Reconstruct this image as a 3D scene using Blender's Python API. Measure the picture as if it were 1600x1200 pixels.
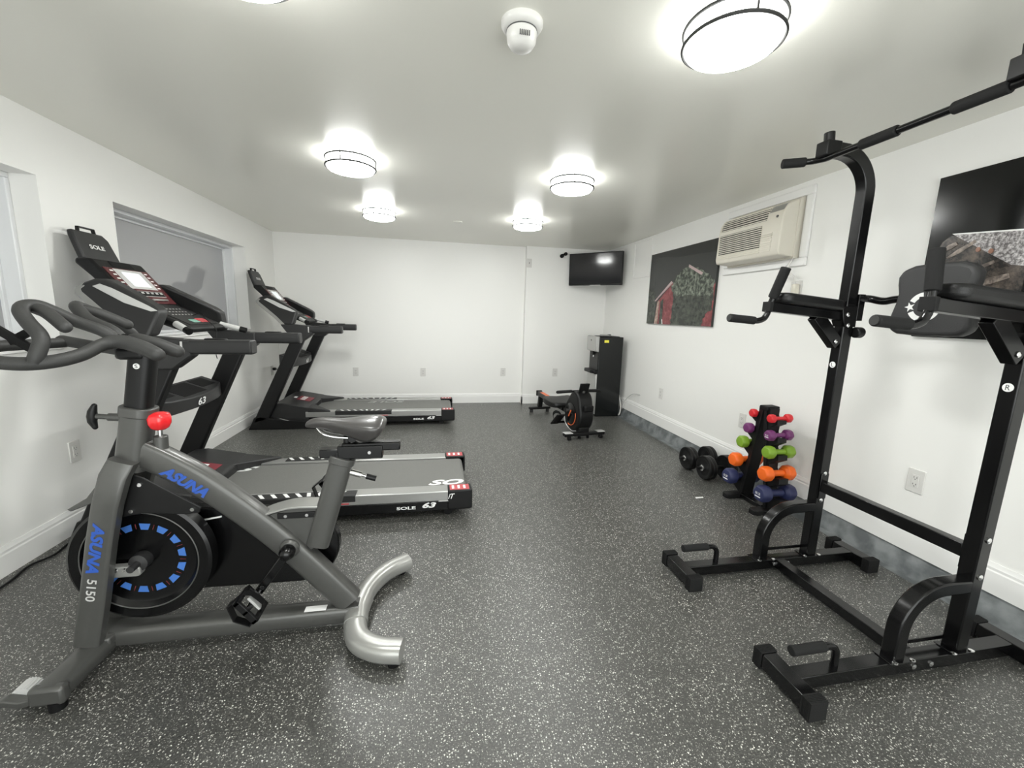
import bpy, bmesh, math, random
from mathutils import Vector as V, Matrix

# ------------------------------------------------------------------ camera, world, exposure
SC = bpy.context.scene
COL = SC.collection
for o in list(bpy.data.objects):
    bpy.data.objects.remove(o)
YAW, PITCH, ROLL, FPX = 0.1907572, -0.1661613, 0.0300128, 644.388
EYE = V((0, 0, 1.27))
cy, sy, cp, sp, cr, sr = math.cos(YAW), math.sin(YAW), math.cos(PITCH), math.sin(PITCH), math.cos(ROLL), math.sin(ROLL)
fwd = V((sy * cp, cy * cp, sp)); r0 = V((cy, -sy, 0)); u0 = r0.cross(fwd)
right = cr * r0 + sr * u0; up = -sr * r0 + cr * u0
cam_d = bpy.data.cameras.new('camera'); cam_d.sensor_width = 36; cam_d.lens = FPX * 36 / 1600
cam_d.clip_start = 0.02; cam_d.clip_end = 60
cam = bpy.data.objects.new('camera', cam_d); COL.objects.link(cam)
m4 = Matrix((right, up, -fwd)).transposed().to_4x4(); m4.translation = EYE
cam.matrix_world = m4
SC.camera = cam
w = bpy.data.worlds.new('world'); SC.world = w; w.use_nodes = True
w.node_tree.nodes['Background'].inputs[0].default_value = (0.97, 1.0, 0.98, 1)
w.node_tree.nodes['Background'].inputs[1].default_value = 1.0  # tuned fill light, enters by the opening added in wall_front
vs = SC.view_settings
vs.view_transform = 'Standard'; vs.look = 'None'; vs.gamma = 1; vs.use_curve_mapping = False
vs.exposure = 2.15
LAMP = 15.0                      # emission of the ceiling drums

# ------------------------------------------------------------------ materials
def mat(name, col, rough=0.5, metal=0.0, spec=0.5, coat=0.0, emit=None, bump=None, var=None, ior=None):
    """bump=(scale,strength), var=(scale,amount): procedural surface texture"""
    m = bpy.data.materials.new(name); m.use_nodes = True
    nt = m.node_tree; b = nt.nodes['Principled BSDF']
    c = (*col, 1) if len(col) == 3 else col
    b.inputs['Base Color'].default_value = c
    b.inputs['Roughness'].default_value = rough
    b.inputs['Metallic'].default_value = metal
    b.inputs['Specular IOR Level'].default_value = spec
    b.inputs['Coat Weight'].default_value = coat
    if ior: b.inputs['IOR'].default_value = ior
    if emit:
        b.inputs['Emission Color'].default_value = c
        b.inputs['Emission Strength'].default_value = emit
    tc = None
    if bump or var:
        tc = nt.nodes.new('ShaderNodeTexCoord')
    if var:
        n = nt.nodes.new('ShaderNodeTexNoise'); n.inputs['Scale'].default_value = var[0]; n.inputs['Detail'].default_value = 4
        nt.links.new(tc.outputs['Object'], n.inputs['Vector'])
        mx = nt.nodes.new('ShaderNodeMix'); mx.data_type = 'RGBA'
        mx.inputs[6].default_value = (*[x * (1 - var[1]) for x in c[:3]], 1)
        mx.inputs[7].default_value = (*[min(1, x * (1 + var[1])) for x in c[:3]], 1)
        nt.links.new(n.outputs['Fac'], mx.inputs[0]); nt.links.new(mx.outputs[2], b.inputs['Base Color'])
    if bump:
        n = nt.nodes.new('ShaderNodeTexNoise'); n.inputs['Scale'].default_value = bump[0]; n.inputs['Detail'].default_value = 3
        nt.links.new(tc.outputs['Object'], n.inputs['Vector'])
        bp = nt.nodes.new('ShaderNodeBump'); bp.inputs['Strength'].default_value = bump[1]; bp.inputs['Distance'].default_value = 0.01
        nt.links.new(n.outputs['Fac'], bp.inputs['Height']); nt.links.new(bp.outputs[0], b.inputs['Normal'])
    return m

def rubber_floor():
    m = bpy.data.materials.new('speckled_rubber'); m.use_nodes = True
    nt = m.node_tree; b = nt.nodes['Principled BSDF']; L = nt.links.new
    tc = nt.nodes.new('ShaderNodeTexCoord')
    prev = None
    base = nt.nodes.new('ShaderNodeTexNoise'); base.inputs['Scale'].default_value = 180; base.inputs['Detail'].default_value = 3
    L(tc.outputs['Object'], base.inputs['Vector'])
    ramp = nt.nodes.new('ShaderNodeValToRGB')
    ramp.color_ramp.elements[0].position = 0.3; ramp.color_ramp.elements[0].color = (0.020, 0.020, 0.019, 1)
    ramp.color_ramp.elements[1].position = 0.75; ramp.color_ramp.elements[1].color = (0.088, 0.088, 0.080, 1)
    L(base.outputs['Fac'], ramp.inputs[0]); prev = ramp.outputs[0]
    warp = nt.nodes.new('ShaderNodeTexNoise'); warp.inputs['Scale'].default_value = 260; warp.inputs['Detail'].default_value = 2
    L(tc.outputs['Object'], warp.inputs['Vector'])
    add = nt.nodes.new('ShaderNodeVectorMath'); add.operation = 'MULTIPLY_ADD'
    L(warp.outputs['Color'], add.inputs[0]); add.inputs[1].default_value = (0.005, 0.005, 0.005); L(tc.outputs['Object'], add.inputs[2])
    for scale, keep, size, colr in ((130, 0.36, 0.30, (0.78, 0.78, 0.72)), (220, 0.42, 0.32, (0.50, 0.49, 0.45)), (90, 0.22, 0.21, (0.82, 0.81, 0.76))):
        v = nt.nodes.new('ShaderNodeTexVoronoi'); v.inputs['Scale'].default_value = scale
        L(add.outputs[0], v.inputs['Vector'])
        lt = nt.nodes.new('ShaderNodeMath'); lt.operation = 'LESS_THAN'; lt.inputs[1].default_value = size
        L(v.outputs['Distance'], lt.inputs[0])
        sx = nt.nodes.new('ShaderNodeSeparateColor'); L(v.outputs['Color'], sx.inputs[0])
        k = nt.nodes.new('ShaderNodeMath'); k.operation = 'LESS_THAN'; k.inputs[1].default_value = keep
        L(sx.outputs[0], k.inputs[0])
        mu = nt.nodes.new('ShaderNodeMath'); mu.operation = 'MULTIPLY'; L(lt.outputs[0], mu.inputs[0]); L(k.outputs[0], mu.inputs[1])
        br = nt.nodes.new('ShaderNodeMath'); br.operation = 'MULTIPLY_ADD'; br.inputs[1].default_value = 0.8; br.inputs[2].default_value = 0.2
        L(sx.outputs[1], br.inputs[0])
        mu2 = nt.nodes.new('ShaderNodeMath'); mu2.operation = 'MULTIPLY'; L(mu.outputs[0], mu2.inputs[0]); L(br.outputs[0], mu2.inputs[1])
        mx = nt.nodes.new('ShaderNodeMix'); mx.data_type = 'RGBA'
        L(mu2.outputs[0], mx.inputs[0]); L(prev, mx.inputs[6]); mx.inputs[7].default_value = (*colr, 1)
        prev = mx.outputs[2]
    L(prev, b.inputs['Base Color'])
    b.inputs['Roughness'].default_value = 0.36; b.inputs['Specular IOR Level'].default_value = 0.75
    bp = nt.nodes.new('ShaderNodeBump'); bp.inputs['Strength'].default_value = 0.35; bp.inputs['Distance'].default_value = 0.003
    L(base.outputs['Fac'], bp.inputs['Height']); L(bp.outputs[0], b.inputs['Normal'])
    return m

def concrete():
    m = bpy.data.materials.new('painted_concrete'); m.use_nodes = True
    nt = m.node_tree; b = nt.nodes['Principled BSDF']; L = nt.links.new
    tc = nt.nodes.new('ShaderNodeTexCoord')
    n = nt.nodes.new('ShaderNodeTexNoise'); n.inputs['Scale'].default_value = 9; n.inputs['Detail'].default_value = 6
    L(tc.outputs['Object'], n.inputs['Vector'])
    r = nt.nodes.new('ShaderNodeValToRGB')
    r.color_ramp.elements[0].position = 0.4; r.color_ramp.elements[0].color = (0.115, 0.125, 0.13, 1)
    r.color_ramp.elements[1].position = 0.62; r.color_ramp.elements[1].color = (0.24, 0.255, 0.26, 1)
    L(n.outputs['Fac'], r.inputs[0]); L(r.outputs[0], b.inputs['Base Color'])
    b.inputs['Roughness'].default_value = 0.5
    return m

def foliage(name, c0, c1, scale):
    m = bpy.data.materials.new(name); m.use_nodes = True
    nt = m.node_tree; b = nt.nodes['Principled BSDF']; L = nt.links.new
    tc = nt.nodes.new('ShaderNodeTexCoord')
    n = nt.nodes.new('ShaderNodeTexNoise'); n.inputs['Scale'].default_value = scale; n.inputs['Detail'].default_value = 5; n.inputs['Roughness'].default_value = 0.7
    L(tc.outputs['Object'], n.inputs['Vector'])
    r = nt.nodes.new('ShaderNodeValToRGB')
    r.color_ramp.elements[0].position = 0.42; r.color_ramp.elements[0].color = (*c0, 1)
    r.color_ramp.elements[1].position = 0.68; r.color_ramp.elements[1].color = (*c1, 1)
    L(n.outputs['Fac'], r.inputs[0]); L(r.outputs[0], b.inputs['Base Color'])
    b.inputs['Roughness'].default_value = 0.25
    return m

M = dict(
    wall=mat('wall_paint', (0.88, 0.875, 0.85), 0.38, bump=(14, 0.05)),
    ceil=mat('ceiling_paint', (0.87, 0.86, 0.79), 0.24, bump=(3, 0.01)),
    trim=mat('trim_paint', (0.86, 0.855, 0.84), 0.3),
    reveal=mat('reveal_paint', (0.74, 0.74, 0.72), 0.4),
    rubber=rubber_floor(), concrete=concrete(),
    pane=mat('frosted_pane', (0.38, 0.38, 0.39), 0.012, spec=0.5, ior=2.0),
    winframe=mat('window_vinyl', (0.78, 0.79, 0.80), 0.3),
    plate=mat('outlet_plastic', (0.70, 0.69, 0.665), 0.35),
    slot=mat('outlet_slot', (0.08, 0.08, 0.08), 0.5),
    lamp=mat('lamp_diffuser', (0.985, 1.0, 0.975), 0.4, emit=LAMP), lampside=mat('lamp_side_diffuser', (0.985, 1.0, 0.975), 0.4, emit=LAMP * 0.3),
    nickel=mat('ring_metal', (0.035, 0.035, 0.034), 0.5, 0.0, spec=0.2),
    chrome=mat('chrome', (0.8, 0.8, 0.8), 0.12, 1.0),
    gun=mat('gunmetal_paint', (0.080, 0.080, 0.076), 0.34, 0.3, coat=0.15, var=(60, 0.06)),
    silverp=mat('silver_paint', (0.36, 0.36, 0.345), 0.3, 0.5),
    blk=mat('black_paint', (0.003, 0.003, 0.0033), 0.2, spec=0.38),
    blkm=mat('black_plastic', (0.006, 0.006, 0.0063), 0.42, spec=0.3),
    blkd=mat('black_matte', (0.003, 0.003, 0.0033), 0.6, spec=0.25),
    dgrey=mat('dark_grey_plastic', (0.022, 0.022, 0.0224), 0.42, spec=0.4, bump=(400, 0.1)),
    foam=mat('black_foam', (0.009, 0.009, 0.009), 0.75, spec=0.3, bump=(500, 0.2)),
    gripf=mat('grey_foam', (0.034, 0.034, 0.033), 0.55, spec=0.4, bump=(300, 0.1)),
    vinyl=mat('black_vinyl', (0.006, 0.006, 0.0062), 0.4, spec=0.4, bump=(350, 0.15)),
    vinylg=mat('grey_vinyl', (0.032, 0.032, 0.033), 0.5, bump=(350, 0.15)),
    belt=mat('treadmill_belt', (0.15, 0.15, 0.142), 0.5, bump=(300, 0.15), var=(120, 0.15)),
    rail=mat('grey_rail', (0.42, 0.42, 0.41), 0.3, 0.6), maroonlab=mat('maroon_decal', (0.20, 0.018, 0.03), 0.4),
    white=mat('white_print', (0.85, 0.85, 0.84), 0.5),
    silver=mat('silver_plastic', (0.62, 0.62, 0.61), 0.3, 0.2),
    maroon=mat('maroon_panel', (0.10, 0.025, 0.028), 0.25),
    redlab=mat('red_decal', (0.50, 0.07, 0.08), 0.4),
    screen=mat('lcd_screen', (0.75, 0.78, 0.80), 0.2, emit=0.12),
    green=mat('green_key', (0.22, 0.42, 0.34), 0.4),
    red=mat('red_plastic', (0.75, 0.02, 0.025), 0.2, coat=0.5),
    yellow=mat('yellow_label', (0.85, 0.78, 0.08), 0.5),
    blue=mat('blue_print', (0.022, 0.085, 0.40), 0.45),
    bluel=mat('light_blue_print', (0.05, 0.16, 0.50), 0.45),
    saddle=mat('saddle_leather', (0.05, 0.047, 0.046), 0.3, coat=0.4),
    d_red=mat('red_vinyl', (0.60, 0.018, 0.025), 0.45), d_pur=mat('purple_vinyl', (0.15, 0.03, 0.13), 0.45),
    d_grn=mat('green_vinyl', (0.19, 0.33, 0.025), 0.45), d_org=mat('orange_vinyl', (0.85, 0.14, 0.012), 0.45),
    d_nav=mat('navy_vinyl', (0.022, 0.028, 0.09), 0.5),
    orange=mat('orange_print', (0.85, 0.17, 0.05), 0.4),
    acbody=mat('beige_plastic', (0.70, 0.665, 0.58), 0.4), acdark=mat('vent_shadow', (0.06, 0.055, 0.045), 0.7),
    acslat=mat('beige_slat', (0.72, 0.685, 0.59), 0.4),
    coolside=mat('cooler_black', (0.006, 0.007, 0.007), 0.16, spec=0.35), steel=mat('stainless', (0.50, 0.50, 0.49), 0.35, 0.8),
    tv=mat('tv_screen', (0.010, 0.010, 0.012), 0.09, spec=0.6),
    sky=mat('print_dark_sky', (0.018, 0.0195, 0.0185), 0.2), sky2=mat('print_black_sky', (0.004, 0.0045, 0.004), 0.16, spec=0.35),
    skyl=mat('print_grey_sky', (0.034, 0.036, 0.034), 0.2),
    ivy=foliage('print_ivy', (0.022, 0.030, 0.022), (0.26, 0.29, 0.23), 30), ivyd=foliage('print_dark_ivy', (0.02, 0.025, 0.019), (0.085, 0.095, 0.075), 22),
    barn=foliage('print_red_boards', (0.16, 0.025, 0.03), (0.36, 0.09, 0.10), 14),
    rooft=mat('print_pink_rafter', (0.48, 0.36, 0.36), 0.3), post=foliage('print_pale_post', (0.30, 0.20, 0.16), (0.6, 0.46, 0.40), 25),
    tin=foliage('print_tin_roof', (0.12, 0.11, 0.11), (0.72, 0.68, 0.68), 75),
    logs=foliage('print_logs', (0.012, 0.010, 0.009), (0.14, 0.11, 0.09), 20), logl=foliage('print_pale_log', (0.10, 0.08, 0.07), (0.40, 0.33, 0.28), 25),
    ember=mat('print_amber', (0.30, 0.15, 0.10), 0.3),
    cord=mat('white_cord', (0.72, 0.71, 0.68), 0.4), clear=mat('grey_hose', (0.55, 0.55, 0.53), 0.3),
)

# ------------------------------------------------------------------ helpers
ORG = {}
def props(o, label=None, cat=None, group=None, kind=None):
    if label: o['label'] = label
    if cat: o['category'] = cat
    if group: o['group'] = group
    if kind: o['kind'] = kind
    return o
def thing(name, label, cat, loc=(0, 0, 0), group=None, rotz=0, kind=None):
    o = bpy.data.objects.new(name, None); COL.objects.link(o); o.empty_display_size = 0.1
    o.location = loc; o.rotation_euler = (0, 0, rotz)
    ORG[o.name] = V(loc) if not rotz else V((0, 0, 0))
    return props(o, label, cat, group, kind)
def copy_tree(o, parent=None):
    c = o.copy(); COL.objects.link(c)
    if parent: c.parent = parent
    for ch in o.children: copy_tree(ch, c)
    return c

class MB:
    def __init__(s): s.bm = bmesh.new()
    def _f(s, vs):
        try: return s.bm.faces.new(vs)
        except ValueError: return None
    def hexa(s, p):
        v = [s.bm.verts.new(q) for q in p]
        for f in ((0, 3, 2, 1), (4, 5, 6, 7), (0, 1, 5, 4), (1, 2, 6, 5), (2, 3, 7, 6), (3, 0, 4, 7)): s._f([v[i] for i in f])
        return s
    def box(s, x0, x1, y0, y1, z0, z1):
        return s.hexa([(x0, y0, z0), (x1, y0, z0), (x1, y1, z0), (x0, y1, z0), (x0, y0, z1), (x1, y0, z1), (x1, y1, z1), (x0, y1, z1)])
    def loft(s, rings, cap=True):
        R = [[s.bm.verts.new(p) for p in r] for r in rings]
        n = len(R[0])
        for a, b in zip(R, R[1:]):
            for i in range(n): s._f([a[i], a[(i + 1) % n], b[(i + 1) % n], b[i]])
        if cap: s._f(R[0][::-1]); s._f(R[-1])
        return s
    def prism(s, poly, ax, a0, a1):
        f = {'x': lambda p, a: (a, p[0], p[1]), 'y': lambda p, a: (p[0], a, p[1]), 'z': lambda p, a: (p[0], p[1], a)}[ax]
        return s.loft([[f(p, a0) for p in poly], [f(p, a1) for p in poly]])
    def tube(s, path, r, seg=14, cap=True, round_ends=False):
        P = [V(p) for p in path]; n = len(P)
        rs = list(r) if isinstance(r, (list, tuple)) else [r] * n
        if round_ends:
            for end in (0, 1):
                a = P[0] if end == 0 else P[-1]; b = P[1] if end == 0 else P[-2]
                d = (a - b).normalized(); ra = rs[0] if end == 0 else rs[-1]
                ex = [(a + d * ra * math.sin(t), ra * math.cos(t)) for t in (0.5, 1.0, 1.4)]
                for q, rr in ex:
                    if end == 0: P.insert(0, q); rs.insert(0, rr)
                    else: P.append(q); rs.append(rr)
            n = len(P)
        T = []
        for i in range(n):
            t = (P[min(i + 1, n - 1)] - P[max(i - 1, 0)])
            T.append(t.normalized())
        a = V((0, 0, 1)) if abs(T[0].z) < 0.9 else V((1, 0, 0))
        nrm = T[0].cross(a).normalized(); rings = []
        for i in range(n):
            nrm = (nrm - T[i] * nrm.dot(T[i])).normalized(); bi = T[i].cross(nrm)
            rings.append([P[i] + (nrm * math.cos(2 * math.pi * k / seg) + bi * math.sin(2 * math.pi * k / seg)) * rs[i] for k in range(seg)])
        return s.loft(rings, cap)
    def cyl(s, a, b, r, seg=24, r2=None): return s.tube([a, b], [r, r if r2 is None else r2], seg)
    def sweep(s, path, w, h, n, sec=None):
        """rectangular (or given) section along a planar path; w is measured along n, h in the plane"""
        P = [V(p) for p in path]; n = V(n).normalized(); rings = []
        sec = sec or [(-w / 2, -h / 2), (w / 2, -h / 2), (w / 2, h / 2), (-w / 2, h / 2)]
        for i in range(len(P)):
            d1 = (P[i] - P[i - 1]).normalized() if i else None
            d2 = (P[i + 1] - P[i]).normalized() if i < len(P) - 1 else None
            t = ((d1 or d2) + (d2 or d1)).normalized(); k = 1 / max(0.5, t.dot(d1 or d2))
            v = n.cross(t).normalized()
            rings.append([P[i] + n * a + v * b * k for a, b in sec])
        return s.loft(rings)
    def lathe(s, prof, c, ax=(0, 0, 1), seg=32):
        ax = V(ax).normalized(); a = V((1, 0, 0)) if abs(ax.x) < 0.9 else V((0, 1, 0))
        e = ax.cross(a).normalized(); f = ax.cross(e)
        return s.loft([[V(c) + ax * h + (e * math.cos(2 * math.pi * k / seg) + f * math.sin(2 * math.pi * k / seg)) * r for k in range(seg)] for r, h in prof])
    def sphere(s, c, r, sc=(1, 1, 1)):
        g = bmesh.ops.create_uvsphere(s.bm, u_segments=20, v_segments=12, radius=r)
        for v in g['verts']: v.co = V((v.co.x * sc[0], v.co.y * sc[1], v.co.z * sc[2])) + V(c)
        return s
    def build(s, name, m, parent=None, bevel=0, seg=2, smooth=38, label=None, sub=0):
        bmesh.ops.recalc_face_normals(s.bm, faces=s.bm.faces)
        me = bpy.data.meshes.new(name)
        o = bpy.data.objects.new(name, me); COL.objects.link(o)
        off = V((0, 0, 0))
        if parent:
            off = ORG.get(parent.name, V((0, 0, 0))); o.parent = parent
        ORG[o.name] = off
        for v in s.bm.verts: v.co -= off
        s.bm.to_mesh(me); s.bm.free()
        me.materials.append(M[m])
        for p in me.polygons: p.use_smooth = True
        me.set_sharp_from_angle(angle=math.radians(smooth))
        if bevel:
            b = o.modifiers.new('bevel', 'BEVEL'); b.width = bevel; b.segments = seg; b.limit_method = 'ANGLE'; b.angle_limit = math.radians(35)
        if sub:
            b = o.modifiers.new('sub', 'SUBSURF'); b.levels = sub; b.render_levels = sub
        if label: o['label'] = label
        return o

def crom(pts, n=6):
    P = [V(p) for p in pts]; out = []
    Q = [P[0] * 2 - P[1]] + P + [P[-1] * 2 - P[-2]]
    for i in range(1, len(Q) - 2):
        for k in range(n):
            t = k / n; a, b, c, d = Q[i - 1:i + 3]
            out.append(0.5 * ((2 * b) + (c - a) * t + (2 * a - 5 * b + 4 * c - d) * t * t + (3 * b - a - 3 * c + d) * t ** 3))
    out.append(P[-1]); return out
def rrect(a0, a1, b0, b1, r, n=5):
    out = []
    for cx, cz, s in ((a1 - r, b1 - r, 0), (a0 + r, b1 - r, 90), (a0 + r, b0 + r, 180), (a1 - r, b0 + r, 270)):
        for k in range(n + 1):
            t = math.radians(s + 90 * k / n); out.append((cx + r * math.cos(t), cz + r * math.sin(t)))
    return out
def oval(w, h, n=20, p=2.6):
    return [(w / 2 * math.copysign(abs(math.cos(t)) ** (2 / p), math.cos(t)), h / 2 * math.copysign(abs(math.sin(t)) ** (2 / p), math.sin(t))) for t in [2 * math.pi * k / n for k in range(n)]]

def text(name, s, o, u, v, wd, ht, m, parent, shear=0, bold=0, ext=0.0006, label=None):
    """flat raised lettering: lower-left corner o, reading direction u, up v, fitted to wd x ht"""
    cu = bpy.data.curves.new(name, 'FONT'); cu.body = s; cu.shear = shear; cu.offset = bold; cu.extrude = 0.5; cu.resolution_u = 3
    t = bpy.data.objects.new('t', cu); COL.objects.link(t)
    dg = bpy.context.evaluated_depsgraph_get(); me = bpy.data.meshes.new_from_object(t.evaluated_get(dg))
    bpy.data.objects.remove(t)
    xs = [q.co.x for q in me.vertices]; ys = [q.co.y for q in me.vertices]
    x0, x1, y0, y1 = min(xs), max(xs), min(ys), max(ys)
    u = V(u).normalized(); v = V(v).normalized(); n = u.cross(v); o = V(o)
    off = ORG.get(parent.name, V((0, 0, 0))) if parent else V((0, 0, 0))
    for q in me.vertices:
        q.co = o + u * ((q.co.x - x0) / (x1 - x0) * wd) + v * ((q.co.y - y0) / (y1 - y0) * ht) + n * ((q.co.z + 0.5) * ext) - off
    ob = bpy.data.objects.new(name, me); COL.objects.link(ob); ob.parent = parent; ORG[ob.name] = off
    me.materials.clear(); me.materials.append(M[m])
    if label: ob['label'] = label
    return ob

def struct(mb, name, m, **k):
    o = mb.build(name, m, **k); o['kind'] = 'structure'; return o
def top(mb, name, m, label, cat, group=None, **k):
    o = mb.build(name, m, **k); return props(o, label, cat, group)

# ------------------------------------------------------------------ room
XL, XR, YB, YP, ZC, YF = -1.973, 2.458, 5.843, 5.755, 2.207, -1.3
XS = 1.267                                        # step between the two planes of the back wall
struct(MB().box(XL - .3, 2.36, YF - .2, YB + .2, -.1, 0), 'floor', 'rubber')
fc = MB().box(2.36, XR + .2, YF - .2, YB + .2, -.1, -.004)
fc.prism([(XR + .02, -.02), (XR - .035, -.02), (XR - .02, .06), (XR, .107), (XR + .02, .107)], 'y', YF, YP)
struct(fc, 'floor_concrete_edge', 'concrete', smooth=60)
struct(MB().box(XL - .3, XR + .3, YF - .2, YB + .2, ZC, ZC + .1), 'ceiling', 'ceil')
W1, W2, WZ0, WZ1, WT = (0.78, 2.64), (3.156, 5.02), 1.017, 1.896, .26
wl = MB()
for y0, y1 in ((YF, W1[0]), (W1[1], W2[0]), (W2[1], YB + .2)): wl.box(XL - WT, XL, y0, y1, 0, ZC)
for y0, y1 in (W1, W2):
    wl.box(XL - WT, XL, y0, y1, 0, WZ0); wl.box(XL - WT, XL, y0, y1, WZ1, ZC)
struct(wl, 'wall_left', 'wall')
struct(MB().box(XR, XR + .2, YF, YB + .2, .05, ZC), 'wall_right', 'wall')
wb = MB().box(XL - .2, XS, YB, YB + .2, 0, ZC); wb.box(XS, XR + .2, YP, YB + .2, 0, ZC)
struct(wb, 'wall_back', 'wall')
wf = MB().box(XL - .2, -1.6, YF - .2, YF, 0, ZC); wf.box(2.1, XR + .2, YF - .2, YF, 0, ZC); wf.box(-1.6, 2.1, YF - .2, YF, 2.12, ZC)
struct(wf, 'wall_front', 'wall')                  # unseen wide opening, added so world light fills the room from behind
def bboard(z0): return [(0, z0), (.016, z0), (.016, z0 + .100), (.012, z0 + .106), (.013, z0 + .118), (.008, z0 + .128), (.006, z0 + .138), (0, z0 + .138)]
struct(MB().prism([(XL + a, b) for a, b in bboard(0)], 'y', YF, YB), 'baseboard_left', 'trim', smooth=25)
struct(MB().prism([(XR - a, b) for a, b in bboard(.106)], 'y', YF, YP), 'baseboard_right', 'trim', smooth=25)
b = MB().prism([(YB - a, z) for a, z in bboard(0)], 'x', XL, XS); b.prism([(YP - a, z) for a, z in bboard(0)], 'x', XS - .016, XR)
b.prism([(XS - a, z) for a, z in bboard(0)], 'y', YP - .016, YB)
struct(b, 'baseboard_back', 'trim', smooth=25)
for i, (y0, y1) in enumerate((W1, W2)):
    wr = thing('window_%d' % (i + 1), None, None, (XL - .15, (y0 + y1) / 2, WZ0), kind='structure')
    f = MB(); xa, xb = XL - .22, XL - .115
    t = .026
    f.box(xa, xb, y0, y1, WZ0, WZ0 + t); f.box(xa, xb, y0, y1, WZ1 - t, WZ1); f.box(xa, xb, y0, y0 + t, WZ0 + t, WZ1 - t); f.box(xa, xb, y1 - t, y1, WZ0 + t, WZ1 - t)
    f.build('window_frame', 'winframe', wr, bevel=.004)
    s = MB(); xc = XL - .185; t2 = .045
    s.box(xa, xc, y0 + t, y1 - t, WZ0 + t, WZ0 + t2); s.box(xa, xc, y0 + t, y1 - t, WZ1 - t2, WZ1 - t)
    s.box(xa, xc, y0 + t, y0 + t2, WZ0 + t2, WZ1 - t2); s.box(xa, xc, y1 - t2, y1 - t, WZ0 + t2, WZ1 - t2)
    s.build('window_sash', 'winframe', wr, bevel=.003)
    MB().box(XL - .212, XL - .200, y0 + t2, y1 - t2, WZ0 + t2, WZ1 - t2).build('window_pane', 'pane', wr)
    MB().box(XL - .115, XL + .012, y0, y1, WZ0 - .001, WZ0 + .014).build('window_sill', 'trim', wr, bevel=.004)
# wall panel and air conditioner surround on the right wall
def frame_x(mb, x0, x1, y0, y1, z0, z1, t):
    mb.box(x0, x1, y0, y1, z0, z0 + t); mb.box(x0, x1, y0, y1, z1 - t, z1); mb.box(x0, x1, y0, y0 + t, z0 + t, z1 - t); mb.box(x0, x1, y1 - t, y1, z0 + t, z1 - t); return mb
struct(frame_x(MB(), XR - .02, XR, 2.445, 3.255, 1.655, 2.168, .055), 'trim_1', 'trim', bevel=.006)
p = MB().box(XR - .004, XR, 4.55, 4.93, 1.78, 2.18); frame_x(p, XR - .010, XR, 4.52, 4.96, 1.755, 2.2, .03)
struct(p, 'trim_2', 'wall', bevel=.003)

# ------------------------------------------------------------------ ceiling things
lr = thing('ceiling_light', '', 'ceiling light', (.94, 1.33, ZC), 'round drum lights on the ceiling')
MB().lathe([(.125, 0), (.140, -.004), (.140, -.068), (.139, -.070)], (.94, 1.33, ZC), seg=48).build('diffuser_side', 'lampside', lr, smooth=50)
D = MB().lathe([(.139, -.069), (.132, -.078), (.10, -.086), (.05, -.090), (.003, -.091)], (.94, 1.33, ZC), seg=48)
D.build('diffuser', 'lamp', lr, smooth=50)
for z in (-.016, -.062):
    MB().tube([(.94 + .148 * math.cos(t), 1.33 + .148 * math.sin(t), ZC + z) for t in [2 * math.pi * k / 64 for k in range(65)]], .0055, 8).build('metal_ring', 'nickel', lr)
for k in range(3):
    t = 0.3 + k * 2.094
    MB().hexa([(.94 + r * math.cos(t + a), 1.33 + r * math.sin(t + a), ZC + z) for z in (-.066, -.010) for r, a in ((.146, -.02), (.152, -.02), (.152, .02), (.146, .02))]).build('ring_clip', 'nickel', lr)
for i, (x, y, lab) in enumerate(((.94, 1.33, 'largest round drum light overhead at right, nearest the pull-up bar'), (-.5, 1.33, 'round drum light cut by the top edge of the photo'),
        (-.505, 2.91, 'round drum light over the left side, in the middle row of lights'), (.945, 2.92, 'round drum light in the middle row, on the side nearest the air conditioner'),
        (-.50, 4.27, 'small distant round drum light, far row on the treadmill side'), (.93, 4.24, 'small distant round drum light, far row nearest the television'))):
    o = lr if i == 0 else copy_tree(lr)
    o.location = (x, y, ZC); o['label'] = lab
sd = thing('smoke_detector', 'white dome smoke detector on a round base on the ceiling', 'smoke detector', (.285, 1.49, ZC))
MB().lathe([(.068, 0), (.068, -.010), (.060, -.022), (.048, -.026)], (.285, 1.49, ZC)).build('base', 'plate', sd)
MB().lathe([(.049, -.024), (.050, -.030), (.047, -.058), (.036, -.074), (.02, -.080), (.002, -.082)], (.285, 1.49, ZC)).build('dome', 'plate', sd)
MB().lathe([(.0505, -.0255), (.0508, -.029), (.0500, -.0292)], (.285, 1.49, ZC)).build('gap_ring', 'slot', sd)
g = MB()
for k in range(6): g.box(.268 + k * .006, .271 + k * .006, 1.433, 1.437, ZC - .066, ZC - .052)
g.build('vent_slots', 'slot', sd)
top(MB().lathe([(.05, 0), (.05, -.004), (.002, -.006)], (.25, 4.55, ZC)), 'ceiling_cover_plate', 'ceil', 'small round blank cover plate on the ceiling between the far lights', 'cover plate')

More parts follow.
